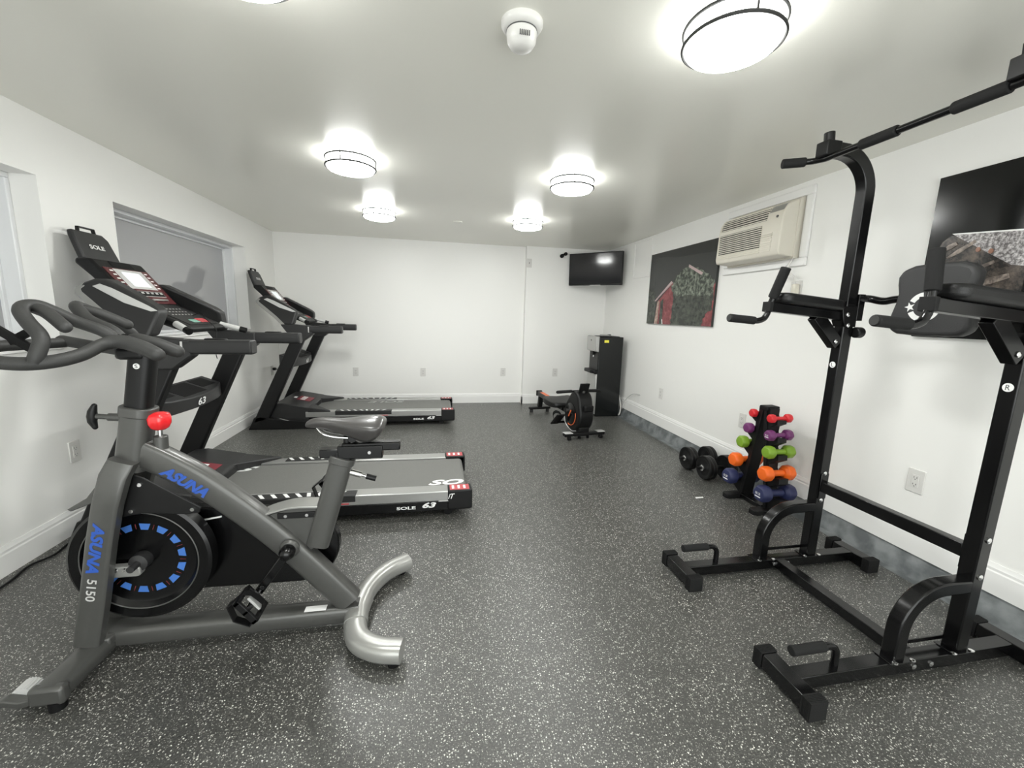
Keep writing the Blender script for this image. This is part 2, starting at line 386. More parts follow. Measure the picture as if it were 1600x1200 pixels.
# ------------------------------------------------------------------ outlets
def outlet(x, y, z, face, lab, w=.072, h=.118, name='wall_outlet', switch=False, group='wall outlets'):
    t = thing(name, lab, 'outlet', (x, y, z), group)
    d = {'-y': (V((1, 0, 0)), V((0, -1, 0))), '-x': (V((0, -1, 0)), V((-1, 0, 0))), '+x': (V((0, 1, 0)), V((1, 0, 0)))}[face]
    u, n = d; o = V((x, y, z)); zz = V((0, 0, 1))
    def bx(mb, a0, a1, b0, b1, c0, c1):
        P = [o + u * a + zz * bb + n * c for c, bb in ((c0, b0), (c0, b1)) for a in (a0, a1)] + [o + u * a + zz * bb + n * c for c, bb in ((c1, b0), (c1, b1)) for a in (a0, a1)]
        return mb.hexa([P[0], P[1], P[3], P[2], P[4], P[5], P[7], P[6]])
    bx(MB(), -w / 2, w / 2, -h / 2, h / 2, 0, .006).build('cover_plate', 'plate', t, bevel=.003)
    bx(MB(), -.0165, .0165, -.033, .033, .005, .0085).build('socket_insert', 'plate', t, bevel=.001)
    s = MB()
    if switch: bx(s, -.004, .004, -.010, .010, .008, .0095)
    else:
        for c in (-.018, .018):
            bx(s, -.008, -.0055, c - .002, c + .006, .0083, .009); bx(s, .0055, .008, c - .002, c + .006, .0083, .009); bx(s, -.0025, .0025, c - .010, c - .006, .0083, .009)
    s.build('slots', 'slot', t)
    return t
outlet(-1.036, YB, .446, '-y', 'white outlet on the back wall above the far end of the farther treadmill')
outlet(-.143, YB, .443, '-y', 'white outlet on the back wall, second one from the left corner')
outlet(.991, YB, .450, '-y', 'white outlet on the back wall just left of the wall step')
outlet(1.745, YP, .458, '-y', 'white outlet on the back wall behind the rowing machine')
outlet(1.303, YP, 1.982, '-y', 'white plate high on the back wall right of the wall step', switch=True)
outlet(XR, 4.07, .465, '-x', 'white outlet on the right wall beside the water cooler')
outlet(XR, 2.84, .481, '-x', 'white outlet on the right wall behind the dumbbell rack')
outlet(XR, 1.60, .482, '-x', 'white outlet on the right wall seen between the two tower posts', .078, .124)
outlet(XL, 2.62, .446, '+x', 'white outlet on the left wall behind the exercise bike')
oa = outlet(XR, 2.50, 1.49, '-x', 'white outlet under the air conditioner with its plug', .09, .135)
of = outlet(XL, 5.55, .50, '+x', 'white outlet on the left wall behind the farther treadmill')
pl = thing('power_plug', 'black plug in the left wall outlet behind the farther treadmill', 'plug', (XL + .02, 5.55, .52))
MB().box(XL + .0095, XL + .045, 5.535, 5.565, .502, .534).build('plug_body', 'blkm', pl, bevel=.005)
MB().tube(crom([(XL + .045, 5.55, .518), (XL + .058, 5.55, .51), (XL + .062, 5.55, .42), (XL + .05, 5.56, .2), (XL + .045, 5.57, .02), (XL + .045, 5.65, .006)]), .004, 8).build('cord', 'blkm', pl)

# ------------------------------------------------------------------ treadmills
TX = -.8
def lean(mb, c, s):
    for v in mb.bm.verts: v.co.y -= s * .15 * max(0, min(1, (v.co.z - 1.105) / .27))
    return mb
def make_treadmill(c):
    t = thing('treadmill', '', 'treadmill', (TX, c, 0), 'pair of black treadmills facing the left wall')
    hw = .3625
    for s in (-1, 1):
        a, b = c + s * .335, c + s * .43
        MB().prism([(-1.90, 0), (-1.19, 0), (-1.20, .045), (-1.30, .085), (-1.56, .10), (-1.72, .125), (-1.78, .14), (-1.84, .13)], 'y', a, b).build('base_foot', 'blkm', t, bevel=.006)
        a, b = c + s * .365, c + s * .43
        MB().prism([(-1.862, .06), (-1.70, .11), (-1.275, 1.03), (-1.405, 1.03)], 'y', a, b).build('upright', 'blkm', t, bevel=.012)
        # support cap and console arm
        a, b = c + s * .355, c + s * .44
        MB().prism([(-1.53, 1.105), (-1.44, .975), (-1.42, .94), (-1.315, .94), (-1.225, 1.01), (-1.225, 1.093), (-1.41, 1.108)], 'y', a, b).build('arm_base', 'dgrey', t, bevel=.008)
        h = MB().sweep([(-1.262, c + s * .40, 1.057), (-.94, c + s * .40, 1.059)], .082, .076, (0, 1, 0), oval(.082, .076, 20, 5))
        h.build('handrail', 'dgrey', t, bevel=.008)
        MB().sweep([(-1.268, c + s * .40, 1.057), (-1.258, c + s * .40, 1.057)], .084, .078, (0, 1, 0), oval(.085, .079, 20, 5)).build('handrail_seam', 'silver', t)
        MB().box(-1.17, -1.07, c + s * .40 - .02, c + s * .40 + .02, 1.090, 1.102).build('pulse_plate', 'blkm', t, bevel=.006)
        outl = [(-1.525, 1.105), (-1.60, 1.17), (-1.70, 1.245), (-1.785, 1.310), (-1.795, 1.34), (-1.765, 1.372), (-1.72, 1.392), (-1.665, 1.392), (-1.56, 1.335), (-1.43, 1.262), (-1.395, 1.232), (-1.398, 1.20), (-1.414, 1.105)]
        ain, aout = c + s * .33, c + s * .425
        lean(MB().prism(outl, 'y', ain, aout), c, s).build('console_arm', 'dgrey', t, bevel=.016, seg=3)
        lean(MB().prism([(-1.525, 1.105), (-1.60, 1.17), (-1.70, 1.245), (-1.785, 1.312), (-1.793, 1.338), (-1.765, 1.370), (-1.752, 1.352), (-1.766, 1.336), (-1.757, 1.322), (-1.672, 1.258), (-1.577, 1.184), (-1.490, 1.105)], 'y', c + s * .422, c + s * .4285), c, s).build('arm_edge_trim', 'silverp', t, bevel=.002)
        q = MB().prism([(-1.72, 1.352), (-1.69, 1.366), (-1.63, 1.345), (-1.45, 1.262), (-1.40, 1.236), (-1.43, 1.232), (-1.56, 1.272)], 'y', c + s * .4235, c + s * .4285)
        lean(q, c, s).build('arm_inlay', 'silver', t, bevel=.003)
    MB().prism([(-1.76, 1.31), (-1.76, 1.345), (-1.70, 1.36), (-1.62, 1.28), (-1.52, 1.21), (-1.53, 1.17), (-1.60, 1.19)], 'y', c - .24, c + .24).build('console_bridge', 'blkm', t, bevel=.01)
    # centre console
    con = MB().prism([(-1.775, 1.502), (-1.59, 1.268), (-1.34, 1.150), (-1.325, 1.13), (-1.355, 1.112), (-1.58, 1.20), (-1.70, 1.30), (-1.775, 1.40), (-1.85, 1.475), (-1.84, 1.502)], 'y', c - .20, c + .20).build('console', 'blkm', t, bevel=.012)
    T1 = V((-1.775, 0, 1.502)); e1 = V((.185, 0, -.234)).normalized(); n1 = V((.784, 0, .620))
    T2 = V((-1.59, 0, 1.268)); e2 = V((.25, 0, -.118)).normalized(); n2 = V((.427, 0, .904))
    def fb(mb, T, e, n, s0, s1, y0, y1, t0, t1, sh=0):
        P = []
        for tt in (t0, t1):
            for ss, yy in ((s0, y0), (s1, y0), (s1, y1), (s0, y1)):
                P.append(T + e * ss + n * tt + V((0, c + yy, 0)))
        return mb.hexa(P)
    fb(MB(), T1, e1, n1, .055, .294, -.175, .175, 0, .004).build('overlay_panel', 'maroon', con, bevel=.002)
    fb(MB(), T1, e1, n1, .008, .045, -.085, .085, 0, .003).build('speaker_slot', 'blkd', con, bevel=.002)
    fb(MB(), T1, e1, n1, .062, .195, -.115, .115, .004, .006).build('screen_bezel', 'silver', con, bevel=.001)
    fb(MB(), T1, e1, n1, .082, .178, -.07, .07, .006, .008).build('screen', 'screen', con)
    mk = MB()
    for sd_ in (-.135, .14):
        for k in range(5): fb(mk, T1, e1, n1, .072 + k * .026, .080 + k * .026, sd_ - .012, sd_ + .012, .004, .005)
    mk.build('program_marks', 'white', con)
    fb(MB(), T1, e1, n1, .210, .247, -.13, .13, .004, .006).build('quick_key_frame', 'silver', con)
    fb(MB(), T1, e1, n1, .213, .244, -.126, .126, .006, .007).build('quick_key_strip', 'blkd', con)
    k7 = MB()
    for k in range(6): fb(k7, T1, e1, n1, .218, .229, -.112 + k * .041, -.092 + k * .041, .007, .009)
    k7.build('quick_keys', 'silver', con)
    fb(MB(), T1, e1, n1, .268, .280, -.04, .10, .004, .016).build('book_ledge', 'silverp', con, bevel=.003)
    fb(MB(), T2, e2, n2, .005, .255, -.15, .15, 0, .003).build('keypad_panel', 'dgrey', con)
    dt = MB()
    for r in range(3):
        for k in range(7): fb(dt, T2, e2, n2, .06 + r * .035, .067 + r * .035, -.11 + k * .032, -.098 + k * .032, .003, .004)
    dt.build('keypad_marks', 'silver', con)
    fb(MB(), T2, e2, n2, .20, .235, -.075, -.005, .003, .006).build('start_key', 'green', con, bevel=.001)
    fb(MB(), T2, e2, n2, .19, .235, .005, .095, .003, .007).build('stop_key', 'redlab', con, bevel=.001)
    key = MB().tube(crom([T2 + e2 * .15 + n2 * .004 + V((0, c + .06, 0)), T2 + e2 * .18 + n2 * .035 + V((0, c + .08, 0)), T2 + e2 * .22 + n2 * .02 + V((0, c + .06, 0)), V((-1.29, c - .02, 1.13)), V((-1.275, c - .08, 1.05)), V((-1.27, c - .09, .99)), V((-1.268, c - .085, .96))]), .0022, 8)
    key.build('safety_cord', 'blkd', con)
    MB().cyl((-1.41, c - .19, 1.165), (-1.345, c - .225, 1.135), .018).build('control_grip', 'silver', t)
    MB().cyl((-1.345, c - .225, 1.135), (-1.322, c - .238, 1.124), .0195).build('control_grip_end', 'blkm', t)
    MB().cyl((-1.36, c + .19, 1.155), (-1.25, c + .20, 1.125), .017).build('control_grip', 'silver', t)
    MB().cyl((-1.25, c + .20, 1.125), (-1.215, c + .203, 1.115), .0185).build('control_grip_end', 'blkm', t)
    # tablet holder
    hd = MB().loft([[(x, c + y, z) for x, y, z in ring] for ring in (
        [(-1.835, -.135, 1.49), (-1.835, .135, 1.49), (-1.868, .135, 1.482), (-1.868, -.135, 1.482)],
        [(-1.885, -.125, 1.625), (-1.885, .125, 1.625), (-1.915, .125, 1.62), (-1.915, -.125, 1.62)],
        [(-1.894, -.12, 1.655), (-1.894, .09, 1.655), (-1.922, .09, 1.65), (-1.922, -.12, 1.65)])]).build('tablet_holder', 'dgrey', t, bevel=.008)
    MB().sweep([(-1.906, c - .065, 1.648), (-1.908, c - .06, 1.675), (-1.908, c + .045, 1.675), (-1.906, c + .05, 1.648)], .018, .008, (1, 0, 0)).build('holder_clip', 'blkm', hd, bevel=.002)
    un = V((-.05, 0, .135)).normalized()
    text('lettering', 'SOLE', V((-1.8565, c - .06, 1.562)), (0, 1, 0), un, .105, .024, 'white', hd, bold=.02)
    # tray between the uprights
    pl = [(-1.585, c - .365), (-1.47, c - .365), (-1.435, c - .25), (-1.415, c - .1), (-1.41, c), (-1.415, c + .1), (-1.435, c + .25), (-1.47, c + .365), (-1.585, c + .365)]
    def tilt_tray(mb):
        for v in mb.bm.verts:
            if v.co.z > .70: v.co.z += (-1.41 - v.co.x) * .38 - .012
        return mb
    tr = tilt_tray(MB().prism(pl, 'z', .655, .735)).build('tray', 'dgrey', t, bevel=.006)
    for y0, y1 in ((-.31, -.15), (-.12, .12), (.15, .31)):
        tilt_tray(MB().box(-1.565, -1.475 + (.035 if y0 == -.12 else 0), c + y0, c + y1, .733, .7365)).build('tray_well', 'blkd', tr)
    text('lettering', '63', V((-1.4085, c - .05, .668)), (0, 1, 0), (0, 0, 1), .085, .042, 'white', tr, shear=.25, bold=.02)
    # motor hood
    hd2 = MB().prism([(-1.72, .06), (-1.72, .22), (-1.66, .262), (-1.58, .268), (-1.34, .222), (-1.32, .205), (-1.32, .06)], 'y', c - .36, c + .36)
    for s in (-1, 1):
        hd2.loft([[(-1.34, c + s * .362, .12), (-1.10, c + s * .362, .12), (-1.34, c + s * .14, .12)], [(-1.34, c + s * .362, .218), (-1.10, c + s * .362, .186), (-1.34, c + s * .14, .218)]])
    hood = hd2.build('motor_hood', 'dgrey', t, bevel=.008)
    TH = V((-1.58, 0, .268)); eh = V((.24, 0, -.046)).normalized(); nh = V((.188, 0, .982))
    fb(MB(), TH, eh, nh, .06, .205, -.10, .10, .0005, .003).build('warning_label', 'maroonlab', hood)
    wm = MB()
    for k in range(3): fb(wm, TH, eh, nh, .09, .14, -.075 + k * .058, -.04 + k * .058, .003, .004)
    fb(wm, TH, eh, nh, .01, .04, -.03, .0, .0005, .002); fb(wm, TH, eh, nh, .01, .04, .015, .03, .0005, .002)
    wm.build('label_marks', 'white', hood)
    MB().prism([(-1.60, .120), (-1.585, .120), (-1.50, .095), (-1.515, .095)], 'y', c - .4335, c - .4295).build('foot_accent', 'silver', t)
    # deck
    for s in (-1, 1):
        a, b = c + s * .262, c + s * hw
        r = MB().box(-1.36, .235, min(a, b), max(a, b), .108, .172).build('side_rail', 'rail', t, bevel=.006)
        MB().box(-1.06, -.46, min(c + s * .285, c + s * .364), max(c + s * .285, c + s * .364), .13, .1765).build('foot_pad', 'dgrey', r, bevel=.006)
        hm = MB()
        for k in range(8):
            x = -1.02 + k * .068; sl = .035 if k < 4 else (.012 if k == 4 else (-.008 if k == 5 else -.03))
            hm.prism([(x, c + s * .30), (x + .022, c + s * .30), (x + .022 + sl * s * -1, c + s * .352), (x + sl * s * -1, c + s * .352)], 'z', .1764, .1774)
        hm.build('step_marks', 'white', r)
        a, b = c + s * .31, c + s * (hw - .003)
        MB().box(-1.34, .23, min(a, b), max(a, b), .045, .1085).build('side_frame', 'blk', t, bevel=.004)
        MB().box(.03, .236, min(c + s * .36, c + s * .3645), max(c + s * .36, c + s * .3645), .106, .110).build('seam_strip', 'silver', t)
        ec = MB().box(.085, .240, min(c + s * .262, c + s * .366), max(c + s * .262, c + s * .366), .05, .176).build('end_cap', 'blkm', t, bevel=.008)
        MB().box(.10, .222, min(c + s * .275, c + s * .355), max(c + s * .275, c + s * .355), .1758, .1768).build('warning_label', 'redlab', ec)
        em = MB()
        for k in range(3): em.box(.113 + k * .036, .128 + k * .036, min(c + s * .29, c + s * .34), max(c + s * .29, c + s * .34), .1767, .1775)
        em.build('label_marks', 'white', ec)
        MB().cyl((.09, c + s * .33, .026), (.09, c + s * .26, .026), .026).build('rear_foot', 'blkd', t)
    bl = MB(); R = .03
    prof = [(-1.36, .10), (.185, .10)] + [(.185 + R * math.sin(a), .130 - R * math.cos(a)) for a in [math.pi * k / 10 for k in range(11)]] + [(-1.36, .160)]
    bl.prism(prof, 'y', c - .254, c + .254).build('running_belt', 'belt', t)
    MB().box(-1.35, .17, c - .30, c + .30, .03, .095).build('underdeck_shade_block', 'blkd', t)  # solid block added to darken the space under the deck
    text('lettering', 'SOLE', V((-.225, c - .3596, .062)), (1, 0, 0), (0, 0, 1), .115, .020, 'white', t, bold=.03)
    text('lettering', '63', V((-.070, c - .3596, .066)), (1, 0, 0), (0, 0, 1), .085, .036, 'white', t, shear=.3, bold=.04)
    MB().box(-.62, -.50, c - .3655, c - .362, .118, .126).build('safety_strip', 'redlab', t, bevel=.001)
    return t
tm1 = make_treadmill(2.82)
tm1['label'] = 'nearer black treadmill beside the exercise bike, seen past the red knob'
tm2 = copy_tree(tm1); tm2.location.y = 5.03
tm2['label'] = 'farther black treadmill standing along the back wall'
text('lettering', 'SO', V((-.036, 2.585, .1602)), (1, 0, 0), (0, 1, 0), .235, .085, 'white', tm1, shear=.35, bold=.04, label='white lettering on the belt')
text('lettering', 'S', V((-1.205, 3.055, .1602)), (-1, 0, 0), (0, -1, 0), .13, .085, 'white', tm1, shear=.35, bold=.04, label='white lettering on the belt')
ORG[tm2.name] = V((TX, 5.03, 0))
text('lettering', 'SOLE', V((-.36, 5.26, .1602)), (-1, 0, 0), (0, -1, 0), .43, .10, 'rail', tm2, shear=.2, bold=.02, label='pale lettering on the belt')
text('lettering', 'iT', V((.088, 2.82 - .3664, .122)), (1, 0, 0), (0, 0, 1), .042, .034, 'white', tm1, shear=.4, bold=.02)
MB().tube(crom([(-1.87, 2.62, .006), (-1.90, 2.42, .006), (-1.885, 2.30, .006), (-1.92, 2.21, .006), (-1.895, 2.08, .006), (-1.90, 1.9, .006), (-1.93, 1.6, .006)]), .005, 8).build('power_cord', 'blkd', tm1)

# ------------------------------------------------------------------ exercise bike
BC = 1.60
bk = thing('exercise_bike', 'grey indoor cycling bike with blue lettering and a red brake knob', 'exercise bike', (-.7, BC, 0))
NY = (0, 1, 0)
# front stabiliser
fs = MB().sweep([(-1.19, 1.355, .052), (-1.175, 1.85, .052)], .095, .062, (1, 0, 0), oval(.095, .062, 20, 3)).build('front_stabilizer', 'gun', bk)
for y in (1.36, 1.845):
    s = 1 if y > 1.6 else -1
    MB().loft([[(-1.235, y - .018, .022), (-1.14, y - .018, .022), (-1.14, y - .018, .082), (-1.235, y - .018, .082)], [(-1.235, y + .018, .022), (-1.14, y + .018, .022), (-1.14, y + .018, .082), (-1.235, y + .018, .082)]]).build('end_cap', 'gun', fs, bevel=.01)
    MB().sweep([(-1.21, y, .045), (-1.26, y, .034), (-1.30, y, .046), (-1.318, y, .040)], .03, .022, NY).build('wheel_bracket', 'gun', fs, bevel=.004)
    gw = [(-1.272 + (.034 if k % 2 else .030) * math.cos(2 * math.pi * k / 48), .036 + (.034 if k % 2 else .030) * math.sin(2 * math.pi * k / 48)) for k in range(48)]
    MB().prism(gw, 'y', y + .016, y + .06).build('transport_wheel', 'silver', fs)
    MB().cyl((-1.17, y, .0), (-1.17, y, .03), .022).build('leveler', 'blkd', fs)
fb_ = MB().sweep([(-1.19, BC - .065, .074), (-1.175, BC + .065, .074)], .104, .03, (1, 0, 0)).build('mount_plate', 'gun', bk, bevel=.006)
MB().sweep([(-1.16, BC, .062), (-.30, BC, .060)], .082, .075, NY, oval(.082, .075, 20, 3.5)).build('floor_beam', 'gun', bk)
MB().box(-.50, -.42, BC - .036, BC - .005, .0975, .0985).build('paper_label', 'white', bk)
rp = crom([(-.115, 1.365, .052), (-.20, 1.385, .052), (-.275, 1.44, .052), (-.305, 1.53, .052), (-.308, 1.60, .052), (-.300, 1.69, .052), (-.265, 1.79, .052), (-.205, 1.87, .052), (-.125, 1.925, .052)], 6)
rs = MB().sweep(rp, .072, .085, (0, 0, 1), oval(.072, .085, 20, 2.6)).build('rear_stabilizer', 'silverp', bk)
MB().sweep(crom([(-.301, 1.52, .053), (-.308, 1.60, .053), (-.300, 1.68, .053)], 5), .078, .091, (0, 0, 1), oval(.078, .091, 20, 2.6)).build('weld_sleeve', 'silverp', rs)
for p in ((-.125, 1.367), (-.14, 1.915)):
    MB().cyl((p[0] - .02, p[1], 0), (p[0] - .02, p[1], .03), .022).build('leveler', 'blkd', rs)
# fork
for y, nm in ((1.528, 'fork_leg'), (1.672, 'fork_leg')):
    lg = MB().sweep([(-1.193, y, .085), (-1.155, y, .25), (-1.112, y, .46), (-1.078, y, .60), (-1.045, y, .70), (-1.03, BC + (y - BC) * .7, .745)], .042, .078, NY, oval(.044, .08, 16, 5)).build(nm, 'gun', bk)
    if y < BC:
        d = V((.043, 0, .21)).normalized()
        text('lettering', 'ASUNA', V((-1.112, 1.5055, .548)), tuple(-V((.0405, 0, .17)).normalized()), tuple(V((.17, 0, -.0405)).normalized()), .185, .037, 'blue', lg, shear=.25, bold=.045, label='blue lettering')
        text('lettering', '5150', V((-1.152, 1.5055, .345)), tuple(-V((.0405, 0, .20)).normalized()), tuple(V((.20, 0, -.0405)).normalized()), .082, .028, 'silver', lg, bold=.01, label='pale number')
MB().prism([(-1.11, .655), (-1.09, .70), (-1.155, .615), (-1.215, .578), (-1.205, .570), (-1.13, .60)], 'y', 1.55, 1.66).build('front_guard', 'gun', bk, bevel=.003)
# head tube, post, collar
MB().sweep([(-1.04, BC, .70), (-.998, BC, .905)], .085, .092, NY, oval(.085, .092, 24, 2.8)).build('head_tube', 'gun', bk)
MB().sweep([(-1.002, BC, .888), (-.996, BC, .922)], .092, .100, NY, oval(.092, .101, 24, 2.8)).build('head_collar', 'gun', bk, bevel=.004)
hp = MB().sweep([(-1.0, BC, .90), (-.963, BC, 1.105)], .068, .074, NY, oval(.066, .074, 24, 3.2)).build('handlebar_post', 'blkm', bk)
MB().cyl((-.968, BC - .034, 1.065), (-.968, BC - .037, 1.065), .0095).build('height_sticker', 'white', hp)
text('lettering', 'S', V((-.972, BC - .0372, 1.059)), (1, 0, 0), (0, 0, 1), .008, .012, 'blkd', hp)
k = MB().cyl((-1.04, BC, .882), (-1.09, BC, .885), .013); k.cyl((-1.085, BC, .885), (-1.125, BC, .888), .009)
kn = k.build('adjust_pin', 'gun', bk)
MB().tube([(-1.128, BC, .925), (-1.136, BC, .905), (-1.138, BC, .888), (-1.140, BC, .870), (-1.134, BC, .850)], [.008, .013, .015, .013, .008], 12, round_ends=True).build('pin_handle', 'blkm', kn)
# diagonal main tube
dp = crom([(-1.01, BC, .762), (-.93, BC, .715), (-.825, BC, .640), (-.67, BC, .497), (-.53, BC, .347), (-.335, BC, .105)], 5)
mt = MB().sweep(dp, .066, .098, NY, oval(.066, .098, 20, 4)).build('main_tube', 'gun', bk)
e = V((.17, 0, -.127)).normalized(); uv = V((e.z * -1, 0, e.x))
text('lettering', 'ASUNA', V((-.925, BC - .0335, .712)) - uv * .030, tuple(e), tuple(uv), .165, .040, 'blue', mt, shear=.35, bold=.05, label='blue lettering')
eb = V((.105, 0, -.075)).normalized()
q = [V((-.892, 0, .738)), V((-.812, 0, .678))]
MB().hexa([V((-.897, BC - .026, .741)), V((-.830, BC - .026, .694)), V((-.830, BC - .006, .698)), V((-.897, BC - .006, .745)), V((-.896, BC - .026, .7425)), V((-.829, BC - .026, .6955)), V((-.829, BC - .006, .6995)), V((-.896, BC - .006, .7465))]).build('warning_label', 'yellow', mt)
br = MB().cyl((-.945, BC, .735), (-.942, BC, .815), .021).build('brake_sleeve', 'gun', bk, bevel=.003)
MB().cyl((-.942, BC, .815), (-.941, BC, .845), .007).build('brake_rod', 'chrome', br)
kb = MB(); rings = []
for r, z in ((.016, .838), (.026, .846), (.0335, .862), (.0345, .882), (.030, .894), (.015, .900), (.002, .901)):
    rings.append([(-.940 + r * (1 + (.06 if r > .02 else 0) * math.cos(6 * a)) * math.cos(a), BC + r * (1 + (.06 if r > .02 else 0) * math.cos(6 * a)) * math.sin(a), z) for a in [2 * math.pi * i / 36 for i in range(36)]])
kb.loft(rings).build('brake_knob', 'red', bk, smooth=60)
# seat tube, gusset
st = MB().sweep([(-.343, BC, .705), (-.445, BC, .365)], .07, .082, NY, oval(.07, .084, 24, 3)).build('seat_tube', 'gun', bk)
MB().sweep([(-.339, BC, .718), (-.347, BC, .692)], .078, .094, NY, oval(.078, .094, 24, 3)).build('seat_collar', 'gun', st, bevel=.003)
g = MB().prism([(-.66, .485), (-.52, .524), (-.44, .520), (-.39, .50), (-.43, .37), (-.50, .33)], 'y', BC - .012, BC + .012).build('gusset_plate', 'gun', bk)
MB().sweep(crom([(-.655, BC + .02, .490), (-.60, BC + .02, .512), (-.52, BC + .02, .528), (-.42, BC + .02, .524)], 4), .085, .008, NY).build('gusset_flange', 'silverp', g, bevel=.002)  # paler than the frame: the bright reflection is put into its colour
MB().box(-.58, -.42, BC - .017, BC - .012, .483, .506).build('gusset_strip', 'blkm', g, bevel=.002)
bt = MB()
for x in (-.55, -.475): bt.cyl((x, BC - .016, .495), (x, BC - .021, .495), .006, 12)
bt.build('gusset_bolts', 'chrome', g)
a = MB().cyl((-.32, BC, .655), (-.275, BC, .640), .012).build('seat_pin', 'chrome', bk)
MB().cyl((-.275, BC, .640), (-.255, BC, .633), .006).build('pin_shaft', 'chrome', a)
MB().cyl((-.258, BC, .634), (-.222, BC, .622), .011).build('pin_grip', 'blkm', a)
MB().sweep([(-.342, BC, .695), (-.334, BC, .735)], .05, .06, NY).build('seat_post', 'blkm', bk, bevel=.006)
MB().box(-.42, -.335, BC - .022, BC + .022, .718, .752).build('slider_rail', 'blk', bk, bevel=.004)
MB().loft([[(-.355, BC - .026, .714), (-.355, BC + .026, .714), (-.355, BC + .026, .765), (-.355, BC - .026, .765)], [(-.192, BC - .026, .713), (-.192, BC + .026, .713), (-.192, BC + .026, .764), (-.192, BC - .026, .764)]]).build('slider_clamp', 'blk', bk, bevel=.004)
MB().box(-.34, -.127, BC - .021, BC + .021, .742, .774).build('slider_bar', 'blk', bk, bevel=.005)
MB().cyl((-.24, BC - .026, .738), (-.24, BC - .029, .738), .006).build('slider_bolt', 'chrome', bk)
MB().cyl((-.325, BC, .765), (-.322, BC, .812), .013).build('saddle_post', 'blkm', bk)
MB().cyl((-.300, BC - .03, .795), (-.300, BC + .03, .795), .015).build('saddle_clamp', 'blkm', bk)
# saddle
rings = []
for x, z, hwid, th in ((-.468, .846, .012, .006), (-.455, .858, .024, .018), (-.43, .866, .028, .026), (-.39, .864, .030, .034), (-.345, .860, .038, .044), (-.305, .861, .058, .055), (-.265, .866, .080, .078), (-.225, .869, .090, .076), (-.200, .868, .088, .052), (-.186, .860, .072, .028), (-.180, .852, .05, .010)):
    ring = []
    for i in range(20):
        a = 2 * math.pi * i / 20
        yy = math.cos(a) * hwid; s_ = math.sin(a)
        zz = z + (.010 * s_ if s_ > 0 else th * s_ * 1.15) - (abs(yy) / .09) ** 2 * .020
        ring.append((x, BC + yy, zz - .004))
    rings.append(ring)
sd2 = MB().loft(rings).build('saddle', 'saddle', bk, smooth=80, sub=1)
for y in (-.022, .022): MB().tube(crom([(-.43, BC + y * .4, .838), (-.40, BC + y, .812), (-.34, BC + y, .798), (-.27, BC + y, .798), (-.23, BC + y, .815)]), .0035, 8).build('saddle_rail', 'chrome', sd2)
# flywheel
FX, FZ = -1.035, .358
fw = MB().lathe([(.002, -.006), (.155, -.006), (.170, -.010), (.186, -.026), (.218, -.028), (.228, -.022), (.228, .022), (.218, .028), (.186, .028), (.002, .01)], (FX, BC, FZ), (0, 1, 0), 72).build('flywheel', 'blk', bk, smooth=30)
MB().tube([(FX + .186 * math.cos(t), BC - .0275, FZ + .186 * math.sin(t)) for t in [2 * math.pi * k / 72 for k in range(73)]], .0022, 6).build('rim_line', 'gun', fw)
tk = MB()
for k in range(14):
    t0 = 2 * math.pi * (k + .25) / 14
    def pp(r, t): return (FX + r * math.cos(t), FZ + r * math.sin(t))
    MB().prism([pp(.112, t0 - .10), pp(.112, t0 + .10), pp(.136, t0 + .13), pp(.136, t0 - .13)], 'y', BC - .0075, BC - .0062).build('blue_mark', 'bluel', fw)
    t1 = t0 + math.pi / 14
    tk.prism([pp(.115, t1 - .006), pp(.115, t1 + .006), pp(.134, t1 + .006), pp(.134, t1 - .006)], 'y', BC - .0073, BC - .0062)
tk.build('tick_marks', 'barn', fw)
hb = MB().lathe([(.03, 0), (.03, .035), (.012, .04), (.012, .075), (.002, .075)], (FX, BC - .005, FZ), (0, -1, 0), 24).build('hub', 'dgrey', fw)
cal = MB().prism(rrect(-.105, .01, -.045, -.005, .012), 'y', BC - .05, BC - .02)
for v in cal.bm.verts: v.co.x += FX; v.co.z += FZ
cal.build('brake_caliper', 'silverp', fw, bevel=.004)
cb = MB()
for x in (-.085, -.06, -.035): cb.cyl((FX + x, BC - .052, FZ - .014), (FX + x, BC - .058, FZ - .014), .006, 10)
cb.build('caliper_bolts', 'chrome', fw)
# plate under the main tube
dpl = MB().prism([(-1.035, .70), (-.985, .68), (-.815, .560), (-.822, .540), (-.86, .536), (-1.0, .548), (-1.075, .535)], 'y', BC - .045, BC - .038).build('brake_cover', 'blkm', bk, bevel=.003)
bb = MB()
for x, z in ((-.995, .655), (-.842, .555), (-1.03, .56)): bb.cyl((x, BC - .045, z), (x, BC - .050, z), .007, 12)
bb.build('cover_bolts', 'chrome', dpl)
# chain guard behind the frame
def stadium(x0, z0, r0, x1, z1, r1, n=18):
    out = []; a = math.atan2(z1 - z0, x1 - x0); d = math.hypot(x1 - x0, z1 - z0); th = math.acos((r0 - r1) / d)
    for k in range(n + 1):
        t = a + th + (2 * math.pi - 2 * th) * k / n; out.append((x0 + r0 * math.cos(t), z0 + r0 * math.sin(t)))
    for k in range(n + 1):
        t = a - th + 2 * th * k / n; out.append((x1 + r1 * math.cos(t), z1 + r1 * math.sin(t)))
    return out
cg = MB().prism(stadium(FX, FZ - .005, .175, -.535, .325, .155), 'y', BC + .055, BC + .105).build('chain_guard', 'blk', bk, bevel=.008)
MB().sweep([(-.90, BC + .054, .458), (-.80, BC + .054, .474)], .004, .006, NY).build('guard_stripe', 'white', cg)
